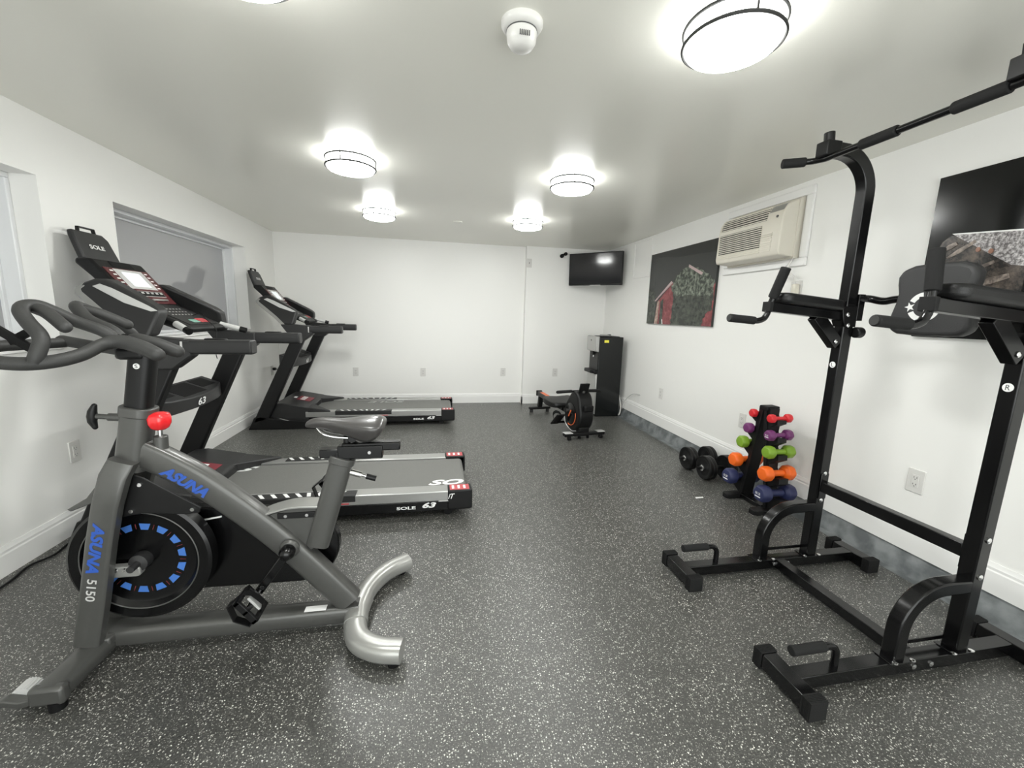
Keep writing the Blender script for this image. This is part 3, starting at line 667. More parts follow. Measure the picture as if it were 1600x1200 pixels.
# cranks and pedals
CX, CZ = -.535, .375
bb2 = MB().lathe([(.034, 0), (.036, .012), (.030, .020), (.022, .022), (.022, .034)], (CX, BC - .033, CZ), (0, -1, 0), 28).build('bottom_bracket', 'gun', bk)
MB().lathe([(.026, .022), (.028, .040), (.020, .060), (.012, .066), (.002, .067)], (CX, BC - .033, CZ), (0, -1, 0), 24).build('crank_cap', 'blk', bb2)
for s, y, dx, dz in ((-1, BC - .085, -.098, -.138), (1, BC + .130, .098, .138)):
    ca = MB().sweep([(CX, y, CZ), (CX + dx, y, CZ + dz)], .018, .030, NY).build('crank_arm', 'blk', bk, bevel=.005)
    MB().cyl((CX + dx * .86, y + s * .0085, CZ + dz * .86), (CX + dx * .86, y + s * .0105, CZ + dz * .86), .008).build('crank_dot', 'chrome', ca)
    px_, pz_ = CX + dx, CZ + dz; y1 = y + s * .02; y2 = y + s * .115
    pd = MB(); ax, az = math.cos(2.2), math.sin(2.2)     # pedal hangs tilted
    def P(a, b, yy): return (px_ + ax * a - az * b, yy, pz_ + az * a + ax * b)
    for a0, a1, ya, yb in ((-.05, .05, y1, y1 + s * .012), (-.05, .05, y2 - s * .012, y2), (-.05, -.038, y1, y2), (.038, .05, y1, y2), (-.006, .006, y1, y2)):
        pd.hexa([P(a0, -.011, ya), P(a1, -.011, ya), P(a1, -.011, yb), P(a0, -.011, yb), P(a0, .011, ya), P(a1, .011, ya), P(a1, .011, yb), P(a0, .011, yb)])
    pdo = pd.build('pedal', 'blkm', bk, bevel=.002)
    MB().cyl((px_, y + s * .006, pz_), (px_, y2 - s * .01, pz_), .009).build('pedal_spindle', 'chrome', pdo)
    cl_ = MB(); cl_.hexa([P(-.03, -.020, y1 + s * .02), P(.02, -.020, y1 + s * .02), P(.028, -.020, y1 + s * .06), P(-.03, -.020, y1 + s * .06), P(-.03, -.012, y1 + s * .02), P(.02, -.012, y1 + s * .02), P(.028, -.012, y1 + s * .06), P(-.03, -.012, y1 + s * .06)])
    cl_.build('pedal_cleat', 'silver', pdo)
    MB().sweep([P(-.045, .012, (y1 + y2) / 2), P(-.06, .05, (y1 + y2) / 2), P(-.01, .075, (y1 + y2) / 2), P(.045, .055, (y1 + y2) / 2), P(.048, .012, (y1 + y2) / 2)], .028, .004, NY).build('toe_cage', 'blkm', pdo)
    MB().sweep([P(-.045, -.012, (y1 + y2) / 2), P(-.02, -.035, (y1 + y2) / 2), P(.03, -.03, (y1 + y2) / 2), P(.048, -.012, (y1 + y2) / 2)], .022, .003, NY).build('pedal_strap', 'blkd', pdo)
# handlebar
hbar = MB().box(-1.03, -.945, BC - .038, BC + .038, 1.085, 1.125).build('handlebar_stem', 'blkm', bk, bevel=.012)
def mir(p, f): return [(x, BC + (y - BC) * f, z) for x, y, z in p]
main = [(-.893, 1.545, 1.107), (-.94, 1.555, 1.128), (-1.0, 1.558, 1.146), (-1.035, 1.535, 1.138), (-1.05, 1.47, 1.112), (-1.085, 1.42, 1.097), (-1.15, 1.395, 1.092), (-1.24, 1.385, 1.105), (-1.34, 1.40, 1.128)]
rr = [.022, .024, .023, .0195, .0195, .0195, .0195, .0195, .0195]
for f in (1, -1):
    pth = crom(mir(main, f), 6); rad = []
    for i in range(len(pth)): k = i / 6; j = min(int(k), len(rr) - 2); rad.append(rr[j] + (rr[j + 1] - rr[j]) * (k - j))
    MB().tube(pth, rad, 16, round_ends=True).build('handlebar_grip', 'gripf', bk, smooth=60)
    loop = [(-1.035, 1.585, 1.155), (-1.062, 1.58, 1.179), (-1.125, 1.57, 1.208), (-1.165, 1.55, 1.237), (-1.189, 1.53, 1.254), (-1.200, 1.50, 1.252), (-1.186, 1.47, 1.236), (-1.156, 1.45, 1.205), (-1.108, 1.42, 1.165), (-1.107, 1.40, 1.12), (-1.115, 1.398, 1.097)]
    MB().tube(crom(mir(loop, f), 6), .0185, 16).build('aero_loop', 'gripf', bk, smooth=60)
    MB().tube(crom(mir([(-1.190, 1.522, 1.247), (-1.143, 1.50, 1.232), (-1.083, 1.47, 1.194)], f), 6), .0175, 16, round_ends=True).build('aero_grip', 'gripf', bk, smooth=60)
    MB().sweep([(-1.195, 1.5 if f > 0 else 1.53, 1.122 if f > 0 else 1.19), (-1.30, 1.5 if f > 0 else 1.56, 1.20 if f > 0 else 1.14)], .012, .022, (0, 1, 0)).build('tablet_prong', 'blkd', bk)
MB().sweep([(-1.335, 1.40, 1.12), (-1.345, 1.60, 1.125), (-1.335, 1.80, 1.12)], .036, .036, (0, 0, 1), oval(.036, .036, 14, 2)).build('front_bar', 'gripf', bk, smooth=60)

# ------------------------------------------------------------------ power tower
pt = thing('power_tower', 'tall black dip and pull-up station standing along the right wall', 'power tower', (1.75, 1.37, 0))
PB = .055
for yc, in ((1.69,), (1.05,)):
    MB().box(1.24, 2.25, yc - .026, yc + .026, .012, .062).build('base_beam', 'blk', pt, bevel=.003)
    for x0, nm in ((1.19, 'front_foot'), (2.215, 'rear_foot')):
        f = MB().box(x0, x0 + .058, yc - .10, yc + .10, .008, .064).build(nm, 'blk', pt, bevel=.003)
        for s in (-1, 1):
            ys = sorted((yc + s * .085, yc + s * .122)); cpm = MB().box(x0 - .004, x0 + .062, ys[0], ys[1], 0, .068)
            for i in range(6): cpm.box(x0 - .0055, x0 + .0635, *sorted((yc + s * (.09 + i * .005), yc + s * (.0925 + i * .005))), .002, .0695)
            cpm.build('foot_cap', 'foam', f)
    # push-up handle
    MB().tube([(1.408, yc, .055)] + crom([(1.408, yc, .09), (1.405, yc, .125), (1.385, yc, .146), (1.35, yc, .150)], 4) + [(1.23, yc, .150)], .0125, 14).build('push_up_bar', 'blk', pt)
    MB().tube([(1.352, yc, .150), (1.215, yc, .150)], .0175, 16).build('push_up_grip', 'foam', pt, bevel=.003)
    # arch brace
    arc = [(1.665, yc, .058), (1.665, yc, .17)] + [(1.665 + .165 * (1 - math.cos(a)), yc, .17 + .165 * math.sin(a)) for a in [math.pi / 2 * k / 10 for k in range(1, 11)]] + [(1.94, yc, .335)]
    MB().sweep(arc, .05, .05, NY).build('arch_brace', 'blk', pt, bevel=.006)
    MB().box(1.62, 1.72, yc - .034, yc + .034, .062, .066).build('arch_plate', 'blk', pt, bevel=.001)
    MB().box(1.91, 2.01, yc - .034, yc + .034, .062, .066).build('post_plate', 'blk', pt, bevel=.001)
    MB().box(1.69, 1.935, yc + .022, yc + .026, .085, .10).build('stay_bar', 'blk', pt)
    R_ = .17
    post = [(1.958, yc, .064), (1.958, yc, 1.865)] + [(1.958 - R_ * (1 - math.cos(a)), yc, 1.865 + R_ * math.sin(a)) for a in [1.45 * k / 10 for k in range(1, 11)]]
    lx, _, lz = post[-1]; post.append((1.70, yc, lz + .004))
    po = MB().sweep(post, .05, .056, NY).build('upright_post', 'blk', pt, bevel=.005)
    MB().box(1.69, 1.765, yc - .03, yc + .03, lz - .03, lz + .032).build('bar_clamp', 'blkm', po, bevel=.004)
    MB().cyl((1.725, yc, lz + .03), (1.72, yc, lz + .072), .021).build('end_peg', 'blkm', po, bevel=.004)
    # dip arm
    def tip(mb):
        for v in mb.bm.verts: v.co.z += .020 - (v.co.x - 1.49) * .078
        return mb
    ar = tip(MB().box(1.515, 1.94, yc - .022, yc + .022, 1.303, 1.345)).build('dip_arm', 'blk', pt, bevel=.003)
    tip(MB().box(1.512, 1.53, yc - .0235, yc + .0235, 1.3015, 1.3465)).build('arm_end_cap', 'foam', ar, bevel=.002)
    tip(MB().prism(rrect(1.56, 1.905, yc - .058, yc + .058, .04, 6), 'z', 1.346, 1.394)).build('arm_pad', 'vinyl', ar, bevel=.016, seg=4)
    gi = -.058 if yc > 1.37 else .015
    bp = [(1.535, yc + gi, 1.505), (1.53, yc, 1.345)] + crom([(1.522, yc, 1.31), (1.508, yc, 1.288), (1.48, yc, 1.277), (1.45, yc, 1.277)], 4) + [(1.335, yc, 1.285)]
    MB().tube(bp, .0135, 14).build('dip_handle', 'blk', ar)
    MB().tube([(1.535, yc + gi * 1.04, 1.512), (1.531, yc + gi * .2, 1.382)], .021, 18).build('upper_grip', 'foam', ar, bevel=.004)
    MB().tube([(1.46, yc, 1.277), (1.325, yc, 1.286)], .0185, 18).build('lower_grip', 'foam', ar, bevel=.004)
    MB().cyl((1.326, yc, 1.286), (1.3235, yc, 1.2861), .0145).build('grip_end', 'gripf', ar)
    MB().sweep([(1.785, yc, 1.31), (1.925, yc, 1.175)], .042, .058, NY).build('arm_brace', 'blk', ar, bevel=.003)
    MB().prism([(1.90, 1.355), (1.99, 1.36), (1.99, 1.26), (1.93, 1.26), (1.915, 1.29)], 'y', yc - .032, yc + .032).build('post_bracket', 'blk', pt, bevel=.003)
    def bolt(*a): MB().lathe(*a).build('bolt', 'chrome', pt)
    for x, z in ((1.935, 1.318), (1.945, 1.268), (1.90, 1.19)):
        bolt([(.010, 0), (.010, .003), (.006, .006), (.001, .007)], (x, yc - .032 if z > 1.2 else yc - .022, z), (0, -1, 0), 14)
    for x in (1.685, 1.72, 1.64): bolt([(.009, 0), (.009, .004), (.001, .007)], (x, yc - .03 if x != 1.685 else yc + .03, .066), (0, 0, 1), 12)
    for x in (1.915, 2.0): bolt([(.009, 0), (.009, .004), (.001, .007)], (x, yc - .028, .066), (0, 0, 1), 12)
    for x in (1.735, 1.815): bolt([(.010, 0), (.010, .004), (.001, .008)], (x, yc - .026, .037), (0, -1, 0), 14)
    for z in (.375, .52): bolt([(.011, 0), (.011, .004), (.001, .008)], (1.958, yc - .025, z), (0, -1, 0), 14)
    MB().cyl((1.99, yc - .03, 1.235), (2.03, yc - .03, 1.235), .026).build('height_knob', 'blkm', pt, bevel=.006)
    stx = MB().cyl((1.9295, yc, 1.075), (1.9285, yc, 1.075), .015).build('round_sticker', 'white', pt)
    text('lettering', 'R' if yc < 1.2 else 'L', V((1.9284, yc + .006, 1.066)), (0, -1, 0), (0, 0, 1), .012, .018, 'slot', stx)
    # crossbar brackets
    s = 1 if yc < 1.3 else -1
    MB().box(1.938, 1.982, *sorted((yc + s * .025, yc + s * .03)), .385, .52).build('crossbar_flange', 'blk', pt, bevel=.002)
MB().box(1.74, 1.79, 1.076, 1.664, .016, .062).build('floor_crossbar', 'blk', pt, bevel=.003)
MB().box(1.94, 1.98, 1.08, 1.66, .425, .478).build('rear_crossbar', 'blk', pt, bevel=.003)
# pull-up bar
pbp = [(1.60, 1.795, 1.998)] + crom([(1.675, 1.765, 2.003), (1.705, 1.74, 2.002), (1.72, 1.69, 1.998)], 4) + [(1.72, 1.05, 1.998)] + crom([(1.72, 1.05, 1.998), (1.705, 1.0, 2.002), (1.675, .975, 2.003)], 4)[1:] + [(1.60, .945, 1.998)]
pb = MB().tube(pbp, .0135, 16).build('pull_up_bar', 'blk', pt)
for a, b in (((1.72, 1.535, 1.998), (1.72, 1.395, 1.998)), ((1.72, 1.225, 1.998), (1.72, 1.08, 1.998)), ((1.685, 1.762, 2.003), (1.595, 1.797, 1.998)), ((1.685, .978, 2.003), (1.595, .943, 1.998))):
    MB().tube([a, b], .0205, 18).build('bar_grip', 'foam', pb, bevel=.004)
# backrest and its carrier
MB().tube(crom([(1.99, 1.67, 1.395), (2.04, 1.655, 1.395), (2.055, 1.60, 1.383), (2.06, 1.52, 1.392), (2.06, 1.22, 1.392), (2.055, 1.14, 1.383), (2.04, 1.085, 1.395), (1.99, 1.07, 1.395)], 5), .017, 14).build('backrest_bar', 'blk', pt)
for yy in (1.69, 1.05): MB().box(1.985, 2.02, yy - .034, yy + .034, 1.29, 1.415).build('carrier_block', 'blk', pt, bevel=.003)
bo_ = []
H = [(.0, 1.528), (.08, 1.524), (.122, 1.508), (.138, 1.480), (.136, 1.445), (.128, 1.410), (.132, 1.37), (.144, 1.32), (.148, 1.28), (.138, 1.252), (.11, 1.238), (.05, 1.234), (0, 1.233)]
out = [(1.37 + a, z) for a, z in H] + [(1.37 - a, z) for a, z in H[::-1][1:-1]]
bk_ = MB().prism(out, 'x', 1.985, 2.042).build('backrest_pad', 'vinylg', pt, bevel=.018, seg=4, smooth=60)
em = MB(); ey, ez = 1.385, 1.352
def arcp(a0, a1, r0, r1, n=10):
    A = [math.radians(a0 + (a1 - a0) * k / n) for k in range(n + 1)]
    return [(ey - r1 * math.cos(a), ez + r1 * math.sin(a)) for a in A] + [(ey - r0 * math.cos(a), ez + r0 * math.sin(a)) for a in A[::-1]]
for a0, a1 in ((-70, -10), (10, 75), (100, 155), (205, 260)): em.prism(arcp(a0, a1, .040, .060), 'x', 1.9838, 1.9852)
star = [(ey + .052 - rr_ * math.cos(math.radians(180 + 36 * k)), ez + rr_ * math.sin(math.radians(180 + 36 * k))) for k, rr_ in enumerate((.020, .008) * 5)]
em.prism(star, 'x', 1.9838, 1.9852)
tail = [(ey + .045, ez + .018), (ey + .085, ez + .014), (ey + .068, ez), (ey + .085, ez - .016), (ey + .045, ez - .014)]
em.build('emblem', 'white', bk_, label='white round star emblem')

# ------------------------------------------------------------------ dumbbell rack and dumbbells
dr = thing('dumbbell_rack', 'black A-frame rack holding ten coloured dumbbells by the right wall', 'dumbbell rack', (2.25, 2.37, 0))
def leg(y0, y1, s):
    mb = MB()
    for x0, x1 in ((2.215, 2.285),):
        pts = [(2.37 - s * .012, .70), (2.37 + s * .05, .70)]
        lv = [(.645, 2.37 + s * .095, .028), (.53, 2.37 + s * .11, .034), (.425, 2.37 + s * .13, .04), (.28, 2.37 + s * .155, .048), (.145, 2.37 + s * .175, .055)]
        for z, yy, r in lv:
            yb = 2.37 + s * (.03 + (.70 - z) * .13)
            pts += [(yb + s * .012, z + r * .5), (yy - s * .03, z - r * .55), (yy + s * r * .75, z - r * .35), (yy + s * r * .8, z - r * 1.15), (yb + s * .03, z - r * 2.2)]
        pts += [(2.37 + s * .13, .03), (2.37 + s * .095, .03), (2.37 + s * .062, .40), (2.37 + s * .025, .60)]
        mb.prism(pts, 'x', x0, x1)
    # channel web joining the two plates
    mb.hexa([(2.205, 2.37 + s * .10, .03), (2.295, 2.37 + s * .10, .03), (2.295, 2.37 + s * .125, .03), (2.205, 2.37 + s * .125, .03),
             (2.205, 2.37 + s * .0, .70), (2.295, 2.37 + s * .0, .70), (2.295, 2.37 + s * .022, .70), (2.205, 2.37 + s * .022, .70)])
    return mb
for s in (-1, 1):
    leg(0, 0, s).build('cradle_leg', 'blkm', dr, bevel=.003)
    MB().prism([(2.09, 2.37 + s * .13 - .025), (2.11, 2.37 + s * .13 - .035), (2.34, 2.37 + s * .13 - .035), (2.34, 2.37 + s * .13 + .035), (2.11, 2.37 + s * .13 + .035), (2.09, 2.37 + s * .13 + .02)], 'z', 0, .032).build('base_foot', 'blkm', dr, bevel=.003)
MB().box(2.19, 2.235, 2.27, 2.47, .012, .040).build('base_bar', 'blk', dr, bevel=.003)
MB().box(2.20, 2.30, 2.335, 2.405, .68, .712).build('top_cap', 'blkd', dr, bevel=.006)
def dumbbell(m, yy, z, r, hl, lab, txt=None):
    t = thing('dumbbell', lab, 'dumbbell', (2.25, yy, z), 'coloured dumbbells on the rack')
    hx = lambda rr: [(rr * math.cos(math.pi / 3 * k + .26), rr * math.sin(math.pi / 3 * k + .26)) for k in range(6)]
    for s in (-1, 1):
        rings = []
        for a, k in ((hl - r * .75, .62), (hl - r * .45, .98), (hl + r * .35, 1.0), (hl + r * .68, .80), (hl + r * .75, .45)):
            rings.append([(2.25 + s * a, yy + p[0] * k, z + p[1] * k) for p in [(r * math.cos(2 * math.pi * i / 24) * (1 + .03 * math.cos(6 * 2 * math.pi * i / 24)), r * math.sin(2 * math.pi * i / 24) * (1 + .03 * math.cos(12 * math.pi * i / 24))) for i in range(24)]])
        hd = MB().loft(rings).build('head', m, t, bevel=.003, smooth=45)
        if s < 0 and txt:
            xx = 2.25 - (hl + r * .75) - .0008
            text('lettering', txt, V((xx, yy + r * .36, z - .004)), (0, -1, 0), (0, 0, 1), r * .72, r * .30, 'white', hd)
            MB().box(xx, xx + .001, yy - r * .42, yy + r * .42, z - r * .38, z - r * .25).build('underline', 'white', hd)
    MB().cyl((2.25 - hl, yy, z), (2.25 + hl, yy, z), r * .42, 18).build('handle', m, t)
    return t
for m, cn, r, hl, z, dn, df, tx in (('d_red', 'red', .029, .062, .647, .095, .065, None), ('d_pur', 'purple', .036, .066, .535, .105, .085, '4 LB'), ('d_grn', 'green', .043, .073, .425, .122, .115, None), ('d_org', 'orange', .050, .082, .280, .130, .150, None), ('d_nav', 'navy blue', .056, .092, .145, .140, .172, '10 LB')):
    dumbbell(m, 2.37 - dn, z, r, hl, '%s dumbbell on the near slope of the rack, lying fully in view' % cn, tx)
    dumbbell(m, 2.37 + df, z, r, hl, '%s dumbbell on the far slope of the rack, seen end-on' % cn, tx if cn.startswith('navy') else None)
def plate_db(y, x0, lab):
    t = thing('plate_dumbbell', lab, 'dumbbell', (x0, y, 0), 'plate-loaded dumbbells on the floor')
    r = .096; z = r + .001
    for xa, s in ((x0 - .09, -1), (x0 + .09, 1)):
        p = MB().lathe([(.016, -.03), (.03, -.030), (.055, -.024), (.070, -.026), (.080, -.032), (r - .003, -.032), (r, -.027), (r, -.003), (r - .002, 0), (r, .003), (r, .027), (r - .003, .032), (.08, .032), (.07, .026), (.03, .028), (.016, .03)], (xa, y, z), (1, 0, 0), 40)
        p.build('weight_plate', 'blkm', t, smooth=35)
    h = MB().cyl((x0 - .175, y, z), (x0 + .175, y, z), .0125, 16).build('handle_bar', 'blkm', t)
    for s in (-1, 1):
        MB().lathe([(.020, .122), (.024, .126), (.024, .136), (.013, .141)], (x0, y, z), (s, 0, 0), 20).build('spin_collar', 'chrome', h)
    return t
plate_db(3.06, 2.255, 'black plate-loaded dumbbell on the floor, the one farther from the rack')
plate_db(2.83, 2.262, 'black plate-loaded dumbbell on the floor, nearest the dumbbell rack')

# ------------------------------------------------------------------ rowing machine (local frame: +y runs to the tail)
RT = math.atan2(.175, 1.25)
rw = thing('rowing_machine', 'compact black rowing machine with an orange-trimmed flywheel housing', 'rowing machine', (1.565, 4.00, 0), rotz=RT)
f = MB().box(-.235, .235, -.03, .035, .035, .07).build('front_base', 'blkm', rw, bevel=.008)
for s in (-1, 1):
    MB().box(s * .19 - .045, s * .19 + .045, -.036, .040, .069, .074).build('floor_pad', 'silver', f, bevel=.002)
    MB().cyl((s * .17, -.025, .02), (s * .17 + s * .03, -.025, .02), .020).build('wheel', 'blkd', f)
    MB().cyl((s * .05, .01, 0), (s * .05, .01, .037), .014).build('leveler', 'blkd', f)
hs = stadium(.145, .235, .185, .115, .375, .115, 20)
hous = MB().prism([(max(p[0], -.06), p[1]) for p in hs], 'x', -.085, .085).build('flywheel_housing', 'blkm', rw, bevel=.025, seg=4, smooth=50)
MB().box(-.06, .06, -.0, .16, .06, .12).build('housing_base', 'blkm', rw, bevel=.01)
pan = MB().lathe([(.118, 0), (.118, .006), (.112, .009), (.002, .010)], (-.083, .16, .235), (-1, 0, 0), 36).build('side_disc', 'blk', hous)
arcs = [(-.0935, .16 + .122 * math.cos(t), .235 + .122 * math.sin(t)) for t in [math.radians(165 + 125 * k / 30) for k in range(31)]]
MB().tube(arcs, .004, 8).build('orange_arc', 'orange', hous)
MB().tube([(-.0945, .19, .205), (-.0945, .145, .275)], .006, 8).build('side_badge', 'orange', pan)
MB().tube(crom([(-.088, .31, .17), (-.089, .26, .10), (-.080, .14, .055), (-.07, .06, .07)]), .004, 8).build('silver_line', 'silver', hous)
MB().box(-.055, .055, -.082, -.05, .30, .37).build('strap_port', 'blkd', hous, bevel=.02)
ps = MB().sweep([(0, .08, .45), (0, .06, .50)], .03, .02, (1, 0, 0)).build('console_post', 'gun', rw, bevel=.004)
tb = MB().loft([[(x, y, z) for x, y, z in ((-.055, .085, .465), (.055, .085, .465), (.055, .07, .46), (-.055, .07, .46))], [(x, y, z) for x, y, z in ((-.055, .045, .585), (.055, .045, .585), (.055, .028, .58), (-.055, .028, .58))]]).build('console', 'blkm', rw, bevel=.005)
hh = MB().tube([(-.24, .16, .478), (-.08, .15, .484), (.08, .15, .484), (.24, .16, .478)], .011, 12).build('pull_handle', 'blkm', rw)
for s in (-1, 1): MB().tube([(s * .10, .151, .4835), (s * .255, .161, .477)], .0165, 14, round_ends=True).build('handle_grip', 'foam', hh)
for yy in (.12, .18): MB().box(-.04, .04, yy - .012, yy + .012, .44, .475).build('handle_cradle', 'blkm', hh)
rl = MB().sweep([(0, .22, .205), (0, 1.27, .250)], .065, .055, (1, 0, 0)).build('seat_rail', 'dgrey', rw, bevel=.006)
MB().sweep([(0, .93, .2640), (0, 1.18, .2748)], .05, .003, (1, 0, 0)).build('rail_label', 'orange', rl)
text('lettering', 'XTERRA', V((-.014, 1.15, .2757)), (0, -1, .0), (1, 0, 0), .15, .026, 'white', rl) if False else None
MB().box(-.038, .038, 1.255, 1.285, .215, .285).build('rail_end', 'blkd', rl, bevel=.005)
MB().sweep([(0, 1.20, .23), (0, 1.235, .07)], .06, .045, (1, 0, 0)).build('rear_leg', 'blkm', rw, bevel=.005)
rf = MB().sweep([(-.15, 1.235, .055), (.15, 1.235, .055)], .055, .03, (0, 1, 0)).build('rear_base', 'blkm', rw, bevel=.008)
for s in (-1, 1): MB().cyl((s * .115, 1.235, 0), (s * .115, 1.235, .042), .022).build('leveler', 'gripf', rf)
rings = []
for y, hw_, zt, zb in ((.395, .13, .290, .262), (.41, .165, .303, .246), (.48, .185, .306, .238), (.60, .195, .312, .238), (.70, .190, .322, .250), (.73, .16, .322, .270)):
    rings.append([(-hw_, y, zb + .006), (-hw_ * .9, y, zb), (hw_ * .9, y, zb), (hw_, y, zb + .006), (hw_, y, zt - .008), (hw_ * .88, y, zt), (0, y, zt - .008), (-hw_ * .88, y, zt), (-hw_, y, zt - .008)])
MB().loft(rings).build('seat', 'vinyl', rw, bevel=.008, smooth=60)
MB().box(-.05, .05, .46, .62, .20, .262).build('seat_carriage', 'blkm', rw, bevel=.006)
for s in (-1, 1):
    ft = MB().loft([[(s * .10, .20, .06), (s * .19, .20, .06), (s * .19, .215, .05), (s * .10, .215, .05)], [(s * .095, .40, .215), (s * .195, .40, .215), (s * .195, .415, .205), (s * .095, .415, .205)]]) if False else \
        MB().hexa([(s * .10, .42, .055), (s * .20, .42, .055), (s * .20, .44, .062), (s * .10, .44, .062), (s * .10, .25, .20), (s * .20, .25, .20), (s * .20, .27, .207), (s * .10, .27, .207)])
    fo = ft.build('foot_pedal', 'blkm', rw, bevel=.006)
    MB().sweep(crom([(s * .10, .34, .13), (s * .105, .375, .185), (s * .15, .395, .205), (s * .195, .375, .185), (s * .20, .34, .13)], 4), .035, .005, (0, .6, .8)).build('foot_strap', 'blkd', fo)
MB().cyl((-.15, .33, .10), (.15, .33, .10), .013).build('pedal_axle', 'blk', rw)

# ------------------------------------------------------------------ water cooler
wc = thing('water_cooler', 'tall black water cooler with a silver front in the back right corner', 'water cooler', (2.2, 5.06, 0))
X0, X1, Y0, Y1 = 2.055, 2.375, 4.91, 5.22
MB().box(X0, X1, Y0, Y1, .0, 1.03).build('cabinet', 'coolside', wc, bevel=.006)
ft = MB().prism([(X0 - .045, .845), (X0 + .001, .83), (X0 + .001, 1.034), (X0 - .035, 1.034), (X0 - .05, 1.02)], 'y', Y0 + .004, Y1 - .004).build('control_head', 'steel', wc, bevel=.006)
MB().cyl((X0 - .05, (Y0 + Y1) / 2, .98), (X0 - .0525, (Y0 + Y1) / 2, .98), .012).build('control_light', 'slot', ft)
MB().box(X0 - .004, X0 + .001, Y0 + .02, Y1 - .02, .605, .835).build('dispenser_niche', 'gripf', wc)
MB().box(X0 - .035, X0 - .002, 5.03, 5.10, .79, .84).build('spout', 'blkm', wc, bevel=.006)
MB().cyl((X0 - .018, 5.045, .79), (X0 - .018, 5.045, .765), .006).build('nozzle', 'white', wc)
tr = MB().prism([(X0 - .085, 4.96), (X0 - .085, 5.17), (X0 - .05, Y1 - .006), (X0 + .001, Y1 - .006), (X0 + .001, Y0 + .006), (X0 - .05, Y0 + .006)], 'z', .565, .603).build('drip_tray', 'blkm', wc, bevel=.006)
gr = MB()
for k in range(6): gr.box(X0 - .075 + k * .013, X0 - .069 + k * .013, Y0 + .03, Y1 - .03, .603, .606)
gr.build('drip_grille', 'dgrey', tr)
MB().box(X0 - .022, X0 + .001, Y0 + .004, Y1 - .004, .03, .555).build('lower_door', 'steel', wc, bevel=.006)
MB().box(X0 + .065, X0 + .125, Y0 - .0012, Y0, .957, .990).build('caution_sticker', 'yellow', wc)
MB().box(X0 + .04, X1 - .03, Y0 + .05, Y1 - .04, 1.03, 1.036).build('lid', 'dgrey', wc, bevel=.002)
rg = thing('remote_control', 'grey hand-held remote lying on top of the water cooler', 'remote control', (2.19, 5.0, 1.036))
MB().box(2.10, 2.24, 4.99, 5.03, 1.0365, 1.056).build('remote_body', 'silverp', rg, bevel=.005)
MB().box(2.205, 2.238, 4.986, 5.034, 1.05, 1.059).build('remote_cap', 'blkm', rg, bevel=.003)
top(MB().tube(crom([(2.395, 4.99, .30), (2.400, 4.95, .22), (2.412, 4.93, .13), (2.405, 4.925, .05), (2.388, 4.93, .014), (2.386, 5.02, .012)], 6), .009, 8), 'water_hose', 'cord', 'thick white water hose hanging behind the cooler to the floor', 'hose')
top(MB().tube(crom([(2.42, 4.90, .10), (2.422, 4.87, .18), (2.425, 4.80, .26), (2.43, 4.66, .345), (2.452, 4.52, .362)], 6), .004, 8), 'water_line', 'clear', 'thin white water line looping from the cooler to the right wall', 'hose')

# ------------------------------------------------------------------ television
A = V((1.858, 5.665, 0)); B = V((2.385, 5.115, 0)); uT = (B - A).normalized(); nT = uT.cross(V((0, 0, 1))); L_ = (B - A).length
tv = thing('television', 'flat black television hung across the back right corner near the ceiling', 'television', ((A + B) / 2 + V((0, 0, 1.90))))
zt, zb, tilt = 2.118, 1.695, .018
def tvb(mb, a0, a1, z0, z1, d0, d1):
    P = []
    for d in (d0, d1):
        for a, z in ((a0, z0), (a1, z0), (a1, z1), (a0, z1)):
            P.append(A + uT * a + V((0, 0, z)) + nT * (d + tilt * (z - zb) / (zt - zb)))
    return mb.hexa(P)
tvb(MB(), 0, L_, zb, zt, -.045, 0).build('casing', 'blkm', tv, bevel=.004)
tvb(MB(), .014, L_ - .014, zb + .022, zt - .014, 0, .0012).build('screen', 'tv', tv)
tvb(MB(), L_ * .42, L_ * .62, zb - .004, zb + .004, -.03, .002).build('logo_bar', 'silver', tv)
tvb(MB(), L_ * .35, L_ * .65, 1.85, 2.0, -.11, -.045).build('mount_plate', 'blkd', tv)
c_ = A + uT * L_ / 2
MB().sweep([c_ + V((0, 0, 1.92)) - nT * .10, c_ + V((0, 0, 1.92)) - nT * .30], .05, .05, (0, 0, 1)).build('mount_arm', 'blkd', tv)
ws = thing('security_camera', 'small black twin-lens device on the wall beside the television', 'camera', (1.775, YP, 2.115))
MB().cyl((1.775, YP, 2.11), (1.775, YP - .03, 2.11), .018).build('bracket', 'blkd', ws)
for x, z, r in ((1.755, 2.095, .027), (1.808, 2.125, .024)):
    MB().lathe([(.012, 0), (r, .012), (r, .035), (r * .8, .045), (.002, .047)], (x, YP - .02, z), (0, -1, 0), 24).build('lens_pod', 'blkd', ws)

